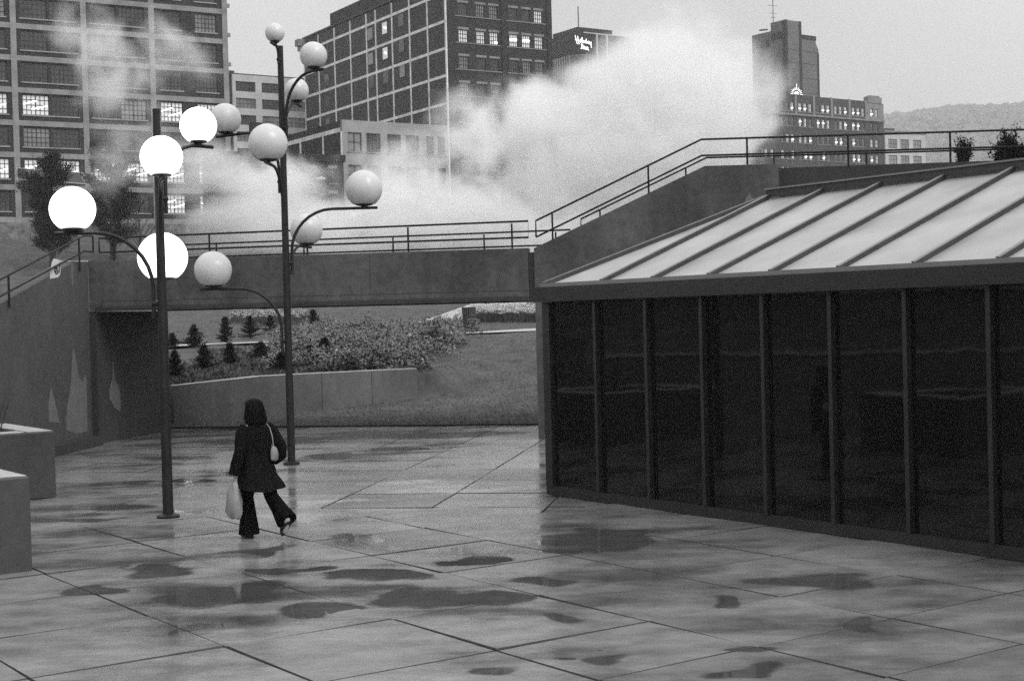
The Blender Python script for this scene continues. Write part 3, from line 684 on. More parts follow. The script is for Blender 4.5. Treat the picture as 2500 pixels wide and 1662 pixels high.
litset = {(3, 2, 0): 2, (3, 1, 1): 2, (3, 4, 0): 1, (3, 4, 1): 1, (1, 1, 1): 1, (1, 2, 0): 1, (1, 2, 1): 1, (1, 3, 0): 3, (1, 3, 1): 1, (1, 4, 0): 1, (1, 4, 1): 1, (0, 4, 0): 1, (0, 4, 1): 3}
for fi, bi, wi, (a, c), zl, zh in wins:
    lit = litset.get((fi, bi, wi), 0)
    pane = M['lit'] if lit == 1 else M['lit_dim'] if lit else (M['pane_sky'] if rnd.random() < 0.1 else M['pane'])
    if bi == 0: continue
    tubes = ((0.04, 0.5, 0.55, 0.72, 0.05), (0.35, 0.28, 0.95, 0.5, 0.05)) if lit in (1, 2) else ((0.1, 0.55, 0.5, 0.66, 0.04),) if lit else ()
    window(b1, 'f', a, c, zl, zh, 6, 4, pane, M['sash_dark'], 0.06, 0.16, M['sill'], tubes)
for k, z in enumerate((34.9, 31.6, 38.2)): MB().box(0.0, 0.35, -0.1, 0.25, z, z + 0.4).build('wall_bracket', M['frame_b1'], b1)
sg = empty('sign_board', (0, 0, 0), 0, 'long framed sign board with pale capitals on the loft building', 'sign')
P1 = at_y(42, 437, 138); P1b = at_y(232, 466, 145)
sg.location = P1; sx = (Vector((P1b.x, P1b.y, 0)) - Vector((P1.x, P1.y, 0))); SW = sx.length; sg.rotation_euler = (0, 0, math.atan2(sx.y, sx.x))
MB().box(0, SW, 0, 0.15, 0, 1.02).build('board', M['sign'], sg)
for (x0, x1, z0, z1) in ((-0.05, SW + 0.05, -0.05, 0.02), (-0.05, SW + 0.05, 1.0, 1.07), (-0.05, 0.02, 0.021, 0.999), (SW - 0.02, SW + 0.05, 0.021, 0.999)):
    MB().box(x0, x1, -0.03, 0.05, z0, z1).build('border', M['sign_trim'], sg)
def strokes(root, name, lines, r, mat, n=5):
    mb = MB()
    for l in lines: mb.tube(l, r, n)
    return mb.build(name, mat, root)
def lx(pts, ox, oz, s, y=-0.05): return [(ox + p[0] * s, y, oz + p[1] * s) for p in pts]
LET = {'D': [[(0, 0), (0, 1)], [(0, 1), (0.35, 0.95), (0.55, 0.7), (0.55, 0.3), (0.35, 0.05), (0, 0)]], 'I': [[(0, 0), (0, 1)]], 'C': [[(0.6, 0.85), (0.4, 1), (0.15, 0.9), (0, 0.5), (0.15, 0.1), (0.4, 0), (0.6, 0.15)]], '.': [[(0, 0), (0.04, 0.06)]]}
for ch, ox in (('D', 0.9), ('I', 1.5), ('C', 6.5), ('.', 7.05)):
    ox = ox * SW / 7.9
    strokes(sg, 'letter', [lx(l, ox, 0.2, 0.62) for l in LET[ch]], 0.05, M['sign_trim'])

# pale factory behind, left of the taller lamp
b2 = city('pale_factory', 568, 204, 240, 57, 'pale factory block with banded windows behind the tall lamp post')
rows = []; ws = []
for k in range(8):
    zl = 40.75 - 2.75 * k; ops = [(0.5 + 4.6 * i, 4.0 + 4.6 * i) for i in range(4)]
    rows.append((zl, zl + 1.65, ops)); ws += [(a, c, zl, zl + 1.65) for a, c in ops]
Facade(b2, 'f', 0, 19, 8, 43.5, rows, M['pale2'])
core(b2, 0.1, 18.9, 0.5, 14, 8, 43.3); core(b2, -0.1, 19.1, 0.36, 14.2, 43.5, 43.75, M['roofing'], 'roof')
MB().box(0.6, 1.6, 3, 4, 43.76, 44.6).build('roof_vent', M['roofing'], b2)
for a, c, e, g in ws: window(b2, 'f', a, c, e, g, 5, 2, M['pane'] if rnd.random() < 0.6 else M['pane_sky'], M['sash'], 0.07, 0.15)

# centre: tall brick warehouse with gridded flank
b3 = city('brick_warehouse', 1089, 61, 205, 58.5, 'tall dark brick warehouse with white gridded flank in the centre')
rows = []; ws = []
wu = [(2.0, 3.5), (4.9, 6.3), (7.1, 8.5), (10.4, 11.8), (12.55, 13.95), (14.7, 16.1)]
for k in range(-1, 7):
    zl = 41.4 - 3.75 * k
    rows.append((zl, zl + 1.8, wu)); ws += [(k, i, a, c, zl, zl + 1.8) for i, (a, c) in enumerate(wu)]
Facade(b3, 'f', 0.0, 17.7, 8, 50.2, rows, M['brick'])
Facade(b3, 's', 0.352, 49.5, 8, 50.0, [], M['brick_flank'], 0.3, 'flank_wall')
core(b3, 0.5, 17.6, 0.5, 49.4, 8, 49.8); core(b3, -0.15, 17.9, 0.36, 49.7, 50.2, 50.5, M['roofing'], 'roof')
for x in (9.4, 17.2): MB().box(x - 0.4, x + 0.4, -0.22, 0.1, 8, 50.2).build('pilaster', M['brick'], b3)
litb3 = {(0, 3): 'lit', (0, 4): 'lit', (0, 0): 'dim', (0, 1): 'dim', (0, 2): 'lit', (-1, 5): 'dim', (0, 5): 'dim', (3, 1): 'dim'}
for k, i, a, c, e, g in ws:
    l = litb3.get((k, i)); pane = M['lit'] if l == 'lit' else M['lit_dim'] if l else (M['pane_sky'] if rnd.random() < 0.55 else M['pane'])
    w = window(b3, 'f', a, c, e, g, 4, 3, pane, M['sash_dark'], 0.07, 0.14, None, ((0.1, 0.55, 0.9, 0.58, 0.16),) if l == 'lit' and i in (3, 4) else ((0.55, 0.2, 0.9, 0.2, 0.14),) if l == 'lit' else (), M['lintel'])
for k in range(-1, 7):
    z = 41.4 - 3.75 * k - 0.16
    MB().box(1.4, 8.95, -0.1, 0.08, z, z + 0.13).build('sill_course', M['lintel'], b3); MB().box(9.85, 16.7, -0.1, 0.08, z, z + 0.13).build('sill_course', M['lintel'], b3)
fc = [0.12, 5.4, 10.9, 16.5, 22.0, 25.2, 31.0, 37.0, 43.3, 49.2]
fb = [48.1, 44.2, 40.4, 36.6, 32.7, 28.9, 25.1, 21.3]
for s_ in fc: fbox(b3, 's', s_ - 0.17, s_ + 0.17, -0.1, 0.08, 8, 49.9, M['frame'], 'frame_column')
for z in fb:
    for i in range(len(fc) - 1): fbox(b3, 's', fc[i] + 0.171, fc[i + 1] - 0.171, -0.07, 0.08, z - 0.2, z + 0.2, M['frame'], 'frame_beam')
for (s_, z, l) in ((18.0, 45.6, 1), (12.6, 45.8, 0), (18.0, 41.8, 1), (12.6, 42.0, 0), (18.0, 38.2, 0), (12.6, 38.3, 0), (23.0, 45.6, 0), (23.0, 41.8, 0), (23.0, 38.2, 0), (39.4, 45.2, 0), (39.4, 41.0, 0), (39.4, 33.9, 0), (39.4, 37.4, 0)):
    w = MB().box(-0.06, 0.0, s_, s_ + 1.9, z, z + 2.0).build('window', M['sash_dark'], b3)
    MB().box(-0.075, -0.062, s_ + 0.15, s_ + 1.75, z + 0.15, z + 1.85).build('pane', M['lit_dim'] if l else M['pane_sky'] if rnd.random() < 0.4 else M['pane'], w)
    if l: MB().tube([(-0.1, s_ + 0.4, z + 0.9), (-0.1, s_ + 1.0, z + 1.1)], 0.12, 6).build('light_tube', M['tube'], w)
MB().box(0.5, 9, 21.3, 39.6, 50.51, 52.7).build('penthouse', M['brick'], b3)
MB().lathe([(0.35, 0), (0.35, 0.8), (0.75, 0.9), (0.75, 1.25), (0.2, 1.6)], (3, 30, 52.7), 10).build('roof_vent', M['steel'], b3)
MB().box(-1.3, 0.4, 48.6, 50.1, 49.0, 50.1).build('cornice', M['lintel'], b3)
MB().box(-0.9, 0.3, 48.8, 50.0, 48.2, 48.98).build('cornice', M['lintel'], b3)

# low pale building with square windows
b4 = city('pale_shop_block', 836, 333, 150, 57, 'pale low building with square windows half lost in steam')
wu = [(0.6, 2.2), (2.75, 4.4), (5.2, 6.8), (7.4, 9.0), (9.9, 10.8), (11.3, 12.2)]
rows = [(20.0, 21.95, wu), (16.6, 18.6, wu), (13.0, 14.6, wu)]
Facade(b4, 'f', 0, 12.5, 8, 23.2, rows, M['pale'])
Facade(b4, 's', 0.352, 20, 8, 23.15, [], M['brick_flank'], 0.3, 'flank_wall')
core(b4, 0.4, 12.4, 0.5, 19.9, 8, 22.9); core(b4, 0.05, 12.45, 0.36, 19.9, 22.91, 23.05, M['roofing'], 'roof')
for zl, zh, ops in rows:
    for i, (a, c) in enumerate(ops):
        low = zl < 14
        window(b4, 'f', a, c, zl, zh, 2 if i == 0 else 4, 2 if i == 0 else 4, M['lit_dim'] if low else M['pane_sky'] if i == 0 else M['pane'], M['sash_dark'], 0.06, 0.12, M['lintel'],
               ((0.05, 0.3, 0.75, 0.36, 0.06), (0.2, 0.65, 0.95, 0.7, 0.05)) if low and i < 3 else ())
fbox(b4, 's', 0.4, 20, -0.05, 0.06, 22.0, 22.45, M['frame'], 'frame_beam')
for s_ in (0.2, 4.5, 10.1, 15.6): fbox(b4, 's', s_ - 0.14, s_ + 0.14, -0.07, 0.06, 8, 21.999, M['frame'], 'frame_column')
for s_, z, l in ((6.2, 19.6, 0), (12.2, 19.8, 1)):
    w = MB().box(-0.06, 0.0, s_, s_ + 1.7, z, z + 1.9).build('window', M['sash_dark'], b4)
    MB().box(-0.075, -0.062, s_ + 0.1, s_ + 1.6, z + 0.1, z + 1.8).build('pane', M['pane'], w)
    if l: MB().tube([(-0.1, s_ + 0.2, z + 0.4), (-0.1, s_ + 0.6, z + 0.5)], 0.1, 6).build('light_tube', M['tube'], w)

# small brick house in front of it
b5 = city('brick_house', 839, 417, 140, 62, 'three storey brick house with dark cornice in front of the pale block')
wu = [(-1.45, -0.8), (-3.65, -2.9), (-5.85, -5.1), (-8.0, -7.3), (-10.2, -9.5)]
rows = [(15.7, 17.1, wu), (13.3, 14.7, wu), (10.9, 12.3, wu)]
Facade(b5, 'f', -12, 0, 7, 18.3, rows, M['brick_mid'])
core(b5, -11.9, -0.1, 0.5, 6.5, 7, 18.0); MB().box(-12.1, 0.12, -0.3, 0.36, 17.75, 18.4).build('cornice', M['brick'], b5)
core(b5, -12, 0, 0.37, 6.6, 18.05, 18.3, M['roofing'], 'roof')
for zl, zh, ops in rows:
    for a, c in ops: window(b5, 'f', a, c, zl, zh, 2, 2, M['pane_sky'] if rnd.random() < 0.4 else M['pane'], M['sash'], 0.06, 0.12, M['lintel'], (), M['lintel'])
MB().box(-8.3, -7.3, 2, 3, 18.31, 21.5).build('chimney', M['brick'], b5)

# hotel with rounded corner and script sign
hi = city('hotel_tower', 1405, 102, 330, 57, 'hotel tower with rounded dark crown and glowing script sign')
mb = MB(); mb2 = MB(); out = []
for k in range(9):
    a = R(180 + 90 * k / 8); out.append((2.2 + 2.2 * math.cos(a), 2.2 + 2.2 * math.sin(a)))
ring = [(0.0, 14)] + out + [(14, 0.0), (14, 14)]
mb.prism([(x, y, 61.6) for x, y in ring], (0, 0, 4.8)); mb.build('crown', M['brick'], hi)
mb2.prism([(x * 0.99 + 0.06, y * 0.99 + 0.06, 8) for x, y in ring], (0, 0, 53.58)); mb2.build('wall', M['tower'], hi)
for i in range(14): MB().box(0.9 + 0.9 * i, 1.02 + 0.9 * i, -0.15, 0.1, 8, 61.5).build('fin', M['pale2'], hi) if i > 1 else None
for i in range(12): fbox(hi, 's', 2.4 + 0.95 * i, 2.52 + 0.95 * i, -0.12, 0.1, 8, 61.5, M['pale2'], 'fin')
for x in (5.75, 8.6): MB().box(x - 0.2, x + 0.2, -0.45, -0.151, 30, 66.2).build('pier', M['pale2'], hi)
MB().box(2.2, 11.6, -0.3, -0.02, 66.25, 66.5).build('parapet_cap', M['pale2'], hi)
MB().box(5, 15, 6, 16, 66.41, 69.0).build('penthouse', M['brick'], hi)
MB().tube([(6, 7, 69), (6, 7, 74)], 0.12, 6).build('mast', M['steel'], hi)
hs = empty('script_sign', hi.matrix_basis @ Vector((-0.5, -0.5, 62.4)), hi.rotation_euler[2], 'glowing white script lettering on the dark hotel crown', 'sign')
SCR = [[(565, 240), (590, 330), (615, 405)], [(625, 250), (635, 320), (655, 405)], [(565, 325), (610, 330), (655, 320)],
       [(690, 310), (675, 345), (690, 372), (712, 350), (705, 315), (690, 310)], [(712, 350), (735, 300), (730, 270), (715, 290), (722, 340), (735, 372)], [(750, 318), (752, 360), (765, 372)],
       [(805, 318), (785, 335), (785, 365), (805, 370), (815, 345)], [(830, 285), (822, 340), (832, 375)], [(880, 330), (858, 340), (858, 372), (880, 378), (890, 350)], [(893, 330), (895, 375), (905, 382)],
       [(912, 340), (912, 370), (930, 378)], [(940, 335), (935, 390), (945, 450)], [(700, 400), (725, 395), (745, 420), (740, 465), (715, 487), (690, 475)], [(720, 400), (718, 470)],
       [(765, 430), (765, 490)], [(765, 450), (785, 432), (795, 445), (793, 490), (805, 495)], [(830, 440), (828, 495)], [(830, 460), (850, 440), (862, 455), (860, 495), (885, 502)]]
SCR = [[((a - 560) * 0.01182, (500 - b) * 0.01182) for a, b in l] for l in SCR]
for l in SCR: MB().tube([(x, 0, z) for x, z in l], 0.09, 6).build('letter_stroke', M['sign_lit'], hs)
hb = city('office_block', 1480, 80, 380, 57, 'faint flat-roofed office block behind the hotel tower')
MB().box(-2, 9, 0, 12, 8, 74.5).build('wall', M['brick_mid'], hb); MB().box(-2.2, 9.2, -0.2, 12.2, 74.501, 75.0).build('parapet_cap', M['lintel'], hb)
MB().box(1, 4, 3, 6, 75.01, 76.6).build('roof_hut', M['brick'], hb)

# right: brick office building with lit windows
rb = city('brick_office_building', 2114, 275, 300, 56, 'long brick office building with many lit windows at right')
rows = []; ws = []
bays = [-25.0, -20.05, -15.0, -10.0, -4.9, -0.05]
top_ops = [(bays[i] + 0.85 + 1.4 * j, bays[i] + 1.6 + 1.4 * j) for i in range(5) for j in range(3)]
low_ops = top_ops + [(-28.6, -27.9), (-27.0, -26.3), (1.2, 1.95), (2.7, 3.45)]
rows.append((41.75, 43.45, top_ops + [(1.3, 2.1), (2.75, 3.5)]))
for k in range(9):
    zl = 38.75 - 3.25 * k; rows.append((zl, zl + 1.7, low_ops))
Facade(rb, 'f', -29.6, 5.3, 8, 41.05, rows[1:], M['brick_mid'])
Facade(rb, 'f', -25.4, 0.25, 41.051, 44.9, [(rows[0][0], rows[0][1], top_ops)], M['brick_mid'], name='upper_wall')
Facade(rb, 'f', 0.3, 5.3, 41.051, 44.6, [(41.75, 43.45, [(1.3, 2.1), (2.75, 3.5)])], M['lintel'], name='corner_pavilion')
core(rb, -29.5, 5.2, 0.5, 16, 8, 41.0); core(rb, -25.3, 5.2, 0.5, 15, 41.01, 44.5); core(rb, -29.6, -25.5, 0.36, 16, 41.06, 41.3, M['roofing'], 'roof')
MB().box(0.5, 4.7, -0.1, 1.0, 44.602, 45.9).build('stepped_parapet', M['lintel'], rb); MB().box(1.2, 4.0, -0.12, 0.9, 45.902, 46.15).build('stepped_parapet', M['lintel'], rb)
MB().box(-29.8, 5.4, -0.28, 0.1, 40.85, 41.2).build('cornice', M['lintel'], rb)
for x in bays: MB().box(x - 0.28, x + 0.28, -0.14, 0.1, 41.21, 45.0).build('pilaster', M['lintel'], rb)
MB().box(-29.6, -25.6, -0.1, 0.3, 41.302, 44.0).build('corner_parapet', M['lintel'], rb)
for ri, (zl, zh, ops) in enumerate(rows):
    if zl < 26: continue
    for a, c in ops:
        r1 = rnd.random()
        if ri == 0: l = r1 < 0.65
        elif ri == 1: l = r1 < 0.7 and -20 < a < -1.6
        elif ri == 2: l = r1 < 0.2
        else: l = r1 < 0.75
        tb = ((0.08, 0.55 if ri == 1 else 0.3, 0.95, 0.58 if ri == 1 else 0.36, 0.11),) if l and rnd.random() < 0.75 else ()
        window(rb, 'f', a, c, zl, zh, 2, 2, M['lit'] if l else (M['lit_dim'] if rnd.random() < 0.3 else M['pane_sky']), M['sash'], 0.06, 0.12, None, tb)
    if ri:
        for i in range(5): MB().box(bays[i] + 0.6, bays[i + 1] - 0.4, -0.08, 0.05, zl - 0.16, zl - 0.03).build('sill_course', M['lintel'], rb)
    else:
        for i in range(5): MB().box(bays[i] + 0.3, bays[i + 1] - 0.3, -0.08, 0.05, zl - 0.2, zl - 0.05).build('sill_course', M['lintel'], rb)
se = empty('sunrise_sign', rb.matrix_basis @ Vector((-19.8, -0.2, 44.95)), rb.rotation_euler[2], 'glowing half sun emblem on the brick office roof', 'sign')
hd = [(0.62 * math.cos(k * math.pi / 12), 0, 0.1 + 0.5 * math.sin(k * math.pi / 12)) for k in range(13)]
MB().prism(hd, (0, 0.12, 0)).build('half_disc', M['sign_lit'], se)
for k in range(11):
    a = math.pi * (k + 0.0) / 10; L_ = 2.0 if k == 5 else (1.5 if k % 2 else 1.65); L0 = 0.98
    MB().tube([(L0 * math.cos(a), 0.05, 0.1 + 0.85 * L0 * math.sin(a)), (L_ * math.cos(a), 0.05, 0.1 + (0.8 if k != 5 else 1.0) * L_ * math.sin(a))], 0.06, 5).build('ray', M['sign_lit'], se)
# tower behind it
tw = city('brick_tower', 1916, 50, 345, 54, 'tall stepped brick tower with roof antenna behind the steam')
mb = MB(); mb.prism([(0, 0, 8), (11.4, 0, 8), (11.4, 0, 64.7), (10.5, 0, 66.2), (10.5, 0, 67.8), (4.95, 0, 67.8), (4.95, 0, 70.9), (0, 0, 70.9)], (0, 4.6, 0)); mb.build('shaft', M['tower'], tw)
MB().box(0.2, 11.2, 4.601, 11, 8, 69.0).build('rear_shaft', M['tower'], tw)
for (x, z1) in ((0.0, 70.95), (4.75, 70.95)): MB().box(x - 0.03, x + 0.75, -0.12, 0.02, 8, z1).build('corner_strip', M['brick'], tw)
MB().box(10.9, 11.44, -0.1, 0.02, 8, 64.0).build('corner_strip', M['brick'], tw)
fbox(tw, 's', 0.1, 0.75, -0.12, 0.02, 8, 70.9, M['brick'], 'corner_strip')
MB().box(5.7, 10.6, -0.1, 0.02, 66.9, 67.9).build('band', M['brick'], tw); fbox(tw, 's', 1.0, 4.4, -0.1, 0.02, 66.7, 68.4, M['brick'], 'band')
for s_ in (5.4, 7.0, 8.6): fbox(tw, 's', s_, s_ + 1.0, 0.1, 0.22, 65.6, 67.2, M['sash_dark'], 'window')
for z in (47, 50.5, 54, 57.5, 61, 64): MB().box(0.75, 10.85, -0.03, 0.02, z, z + 0.14).build('brick_course', M['brick_mid'], tw)
an = MB(); an.tube([(0.5, 4.2, 70.9), (0.5, 4.2, 78.4)], 0.09, 5)
for z, w in ((76.9, 1.6), (75.0, 1.9), (73.2, 1.5), (72.2, 1.2)): an.tube([(0.5 - w, 4.2 - 0.3, z - 0.15), (0.5 + w, 4.2 + 0.3, z + 0.15)], 0.05, 4)
an.build('antenna', M['steel'], tw)
MB().tube([(0.4, 8.6, 69.9), (0.3, 6.0, 69.6)], 0.2, 6).build('roof_pipe', M['steel'], tw)
# far pale building
fw_ = city('pale_far_building', 2161, 322, 390, 62.9, 'small pale building beyond the brick office at far right')
rows = [(45.0, 47.5, [(1.0, 4.0), (5.2, 8.2), (9.6, 12.6)]), (40.8, 43.2, [(1.0, 4.0), (5.2, 8.2), (9.6, 12.6)])]
Facade(fw_, 'f', 0, 14, 8, 49.3, rows, M['pale2']); core(fw_, 0.1, 13.9, 0.5, 12, 8, 49.0); MB().box(-0.3, 14.6, -0.4, 12, 49.301, 49.7).build('roof', M['lintel'], fw_)
for zl, zh, ops in rows:
    for a, c in ops: window(fw_, 'f', a, c, zl, zh, 3, 2, M['pane_sky'], M['sash'], 0.1, 0.15)
MB().box(3, 6, 3, 6, 49.71, 50.8).build('roof_vent', M['roofing'], fw_)

# ------------------------------------------------------------------ hill with woods
HY = 2500.0
def hill_h(x, y):
    u = smooth(900, HY, y) * (1 - 0.5 * smooth(HY, HY + 500, y))
    ridge = 1.389 * lerp_pts([(-600, 60), (250, 110), (440, 226), (520, 233), (600, 238), (680, 246), (1300, 250)], x / 1.389) + 3 * math.sin(x * 0.021) + 1.5 * math.sin(x * 0.055)
    return 6.8 + (ridge - 14) * u
hill = heightfield('hill', span(-800, 1800, 45), span(900, 3100, 60), hill_h, M['hillmat'], kind='structure')
wd = MB(); rw_ = random.Random(3)
for i in range(5200):
    x = rw_.uniform(530, 1050); y = HY - abs(rw_.gauss(0, 1)) * 50 if rw_.random() < 0.5 else rw_.uniform(1800, HY)
    z = hill_h(x, y); r = rw_.uniform(4.0, 8.5); n = 6
    c = Vector((x, y, z + r * 0.6)); base = len(wd.v); rr = [[0.75, 1.0, 0.6], [-0.5, 0.25, 0.85]]
    for k2 in range(3):
        for k in range(n):
            a = 2 * math.pi * k / n; q = r * rr[0][k2] * rw_.uniform(0.7, 1.2)
            wd.v.append((c.x + q * math.cos(a), c.y + q * math.sin(a), c.z + r * rr[1][k2] * rw_.uniform(0.8, 1.25)))
    wd.v.append((c.x, c.y, c.z + r * rw_.uniform(1.0, 1.4)))
    for k2 in range(2):
        for k in range(n): wd.f.append((base + k2 * n + k, base + k2 * n + (k + 1) % n, base + (k2 + 1) * n + (k + 1) % n, base + (k2 + 1) * n + k))
    for k in range(n): wd.f.append((base + 2 * n + k, base + 2 * n + (k + 1) % n, base + 3 * n))
tag(wd.build('woods', M['hillmat'], raw=True), 'hazy wooded ridge along the far hill at right', 'woods', kind='stuff')

# ------------------------------------------------------------------ trees and planting
def conifer(name, base, h, w, label, group, seed, nb=60, leaf=0.05):
    rr = random.Random(seed)
    root = empty(name, base, rr.uniform(0, 6.28), label, 'conifer', group)
    MB().tube([(0, 0, -0.05), (0.01 * h, 0, h * 0.5), (0, 0.01, h * 0.98)], [0.035 * h, 0.022 * h, 0.006 * h], 6).build('trunk', M['bark'], root)
    mb = MB(); ex = rr.uniform(0.55, 1.0); w = w * rr.uniform(0.9, 1.35)
    for i in range(nb):
        t = (i + rr.random()) / nb; z = h * (0.04 + 0.93 * t); L_ = (w / 2) * (1 - t) ** ex * rr.uniform(0.45, 1.3) + 0.03 * h
        a = i * 2.4 + rr.uniform(-0.4, 0.4); el = rr.uniform(0.1, 0.5) + t * 0.6
        d = Vector((math.cos(a) * math.cos(el), math.sin(a) * math.cos(el), math.sin(el)))
        p0 = Vector((0, 0, z)); n = max(3, int(L_ / leaf * 1.4))
        for k in range(n):
            p = p0 + d * (L_ * (k + 0.5) / n) + Vector((0, 0, -0.12 * L_ * ((k + 0.5) / n) ** 2))
            for q in range(4):
                dd = (d + Vector((rr.uniform(-1, 1), rr.uniform(-1, 1), rr.uniform(-0.5, 0.9))) * 0.9).normalized()
                s = dd.cross(Vector((rr.uniform(-1, 1), rr.uniform(-1, 1), rr.uniform(-1, 1)))).normalized() * leaf * 0.22
                e = p + dd * leaf * rr.uniform(0.8, 1.7); b = len(mb.v)
                mb.v += [tuple(p - s), tuple(p + s), tuple(e)]; mb.f.append((b, b + 1, b + 2))
    mb.build('crown', M['needle'], root, raw=True)
    return root
CON = [(421, 852, 35, 30), (474, 850, 54, 46), (551, 838, 62, 42), (611, 826, 52, 42), (660, 812, 40, 42), (499, 903, 58, 46), (562, 890, 48, 42), (637, 877, 38, 38), (428, 922, 62, 40), (688, 905, 40, 40), (757, 888, 40, 44), (792, 872, 42, 36), (765, 793, 34, 34)]
order = sorted(range(len(CON)), key=lambda i: CON[i][0])
NAMES = ['small spruce half hidden behind the nearer lamp pole on the bank', 'dark small spruce low on the bank beside the nearer lamp pole', 'bushy small spruce in front of the pale path', 'dark small spruce midway down the bank left of centre', 'tallest small spruce with a pointed leader by the pale path', 'open small spruce in the middle of the bank', 'rounded small spruce below the white flowers', 'compact small spruce above the middle of the retaining wall', 'small spruce among the white flowers behind the lamp arm', 'small spruce at the left foot of the taller lamp pole', 'small dark spruce just right of the taller lamp pole', 'round dark spruce near the bridge soffit right of the taller pole', 'small spruce at the edge of the leafy shrubs']
for n_, i in enumerate(order):
    px, py, hh, ww = CON[i]; p = on_terrain(px, py)
    if p is None: continue
    k = p.y / F
    conifer('young_spruce', p, hh * k * 1.0, ww * k * 1.15, NAMES[n_], 'young spruces on the planted bank', 20 + i, 90, 0.085)
# mulch bed behind the wall
mb = MB(); g = random.Random(5)
for i in range(9000):
    x = g.uniform(-9.2, -2.6); y = wall_y(x) + 0.2 + abs(g.gauss(0, 4)); 
    if y > 51: continue
    z = terrain(x, y); a = g.uniform(0, 6.28); s = g.uniform(0.03, 0.07); hgt = g.uniform(0.03, 0.14); b = len(mb.v)
    mb.v += [(x - s * math.cos(a), y - s * math.sin(a), z - 0.01), (x + s * math.cos(a), y + s * math.sin(a), z - 0.01), (x + g.uniform(-0.1, 0.1), y + g.uniform(-0.1, 0.1), z + hgt)]; mb.f.append((b, b + 1, b + 2))
tag(mb.build('bank_ground_cover', M['turf'], raw=True), 'rough mulch and weeds between the young spruces', 'ground cover', kind='stuff')
# leafy shrubs in the middle of the bank
mb = MB(); g = random.Random(9); n_l = 0
tries = 0; mounds = []
while len(mounds) < 430 and tries < 6000:
    tries += 1
    px = g.uniform(660, 1175); lo = 905 - max(0, px - 1000) * 0.75 + (g.uniform(5, 45) if px > 1010 and g.random() < 0.25 else 0); py = g.uniform(742, lo)
    if px < 800 and py > 860 and g.random() < 0.7: continue
    if px < 790 and g.random() < 0.5: continue
    p = on_terrain(px, py + 8)
    if p is None or p.y > 64 or p.x > -0.9: continue
    if mnoise.noise(Vector((p.x * 0.9, p.y * 0.7, 3.1))) < -0.12 and g.random() < 0.75: continue
    mounds.append(p)
for p in mounds:
    r = g.uniform(0.15, 0.5); hgt = g.uniform(0.15, 0.5) + 0.6 * g.random() ** 3
    for k in range(95):
        a = g.uniform(0, 6.28); q = r * math.sqrt(g.random()); zz = hgt * math.sqrt(max(0, 1 - (q / r) ** 2)) * g.uniform(0.35, 1.0)
        c = Vector((p.x + q * math.cos(a), p.y + q * math.sin(a), p.z + zz))
        d = Vector((math.cos(a) + g.uniform(-0.8, 0.8), math.sin(a) + g.uniform(-0.8, 0.8), g.uniform(-0.1, 0.9))).normalized()
        s = d.cross(Vector((g.uniform(-0.4, 0.4), g.uniform(-0.4, 0.4), 1))).normalized(); L_ = g.uniform(0.07, 0.14); w = L_ * 0.3
        b = len(mb.v); nrm = d.cross(s) * (L_ * 0.15)
        mb.v += [tuple(c), tuple(c + d * L_ * 0.5 + s * w + nrm), tuple(c + d * L_), tuple(c + d * L_ * 0.5 - s * w + nrm)]; mb.f += [(b, b + 1, b + 2), (b, b + 2, b + 3)]
tag(mb.build('leafy_shrubs', M['leaf'], raw=True), 'mass of leafy glossy shrubs covering the bank under the bridge', 'shrubs', kind='stuff')
# white flowers
def flower_bed(label, spots, seed):
    st, pt = MB(), MB(); g = random.Random(seed)
    for (x, y) in spots:
        z = terrain(x, y); h = g.uniform(0.35, 0.55); lx_, ly_ = g.uniform(-0.08, 0.08), g.uniform(-0.08, 0.08)
        st.tube([(x, y, z - 0.02), (x + lx_, y + ly_, z + h)], 0.012, 3, False)
        for k in range(3):
            a = g.uniform(0, 6.28); b = len(st.v); L_ = g.uniform(0.2, 0.4)
            st.v += [(x, y, z), (x + 0.1 * math.cos(a) + 0.03, y + 0.1 * math.sin(a), z + L_ * 0.6), (x + 0.2 * math.cos(a), y + 0.2 * math.sin(a), z + L_)]; st.f.append((b, b + 1, b + 2))
        c = Vector((x + lx_, y + ly_, z + h)); r = g.uniform(0.055, 0.085)
        for k in range(6):
            a = k * math.pi / 3 + g.random() * 0.3; d = Vector((math.cos(a), math.sin(a), 0.5)); s = Vector((-math.sin(a), math.cos(a), 0)); b = len(pt.v)
            pt.v += [tuple(c), tuple(c + d * r * 0.6 + s * r * 0.45), tuple(c + d * r + Vector((0, 0, r * 0.5))), tuple(c + d * r * 0.6 - s * r * 0.45)]; pt.f.append((b, b + 1, b + 2, b + 3))
    root = st.build('flower_bed', M['stem'], raw=True); tag(root, label, 'flowers', 'beds of white spring flowers', 'stuff')
    pt.build('blossoms', M['petal'], root, raw=True, kind='stuff')
g = random.Random(17); sp = []
for i in range(900):
    p = on_terrain(g.uniform(1150, 1330), g.uniform(766, 788), 50)
    if p is not None and p.y < 90: sp.append((p.x, p.y))
flower_bed('bed of white spring flowers beside the litter basket at right', sp, 1)
sp = []
for i in range(260):
    p = on_terrain(g.uniform(565, 745), g.uniform(776, 796), 45)
    if p is not None and p.y < 90: sp.append((p.x, p.y))
flower_bed('loose row of white flowers behind the young spruces at left', sp, 2)
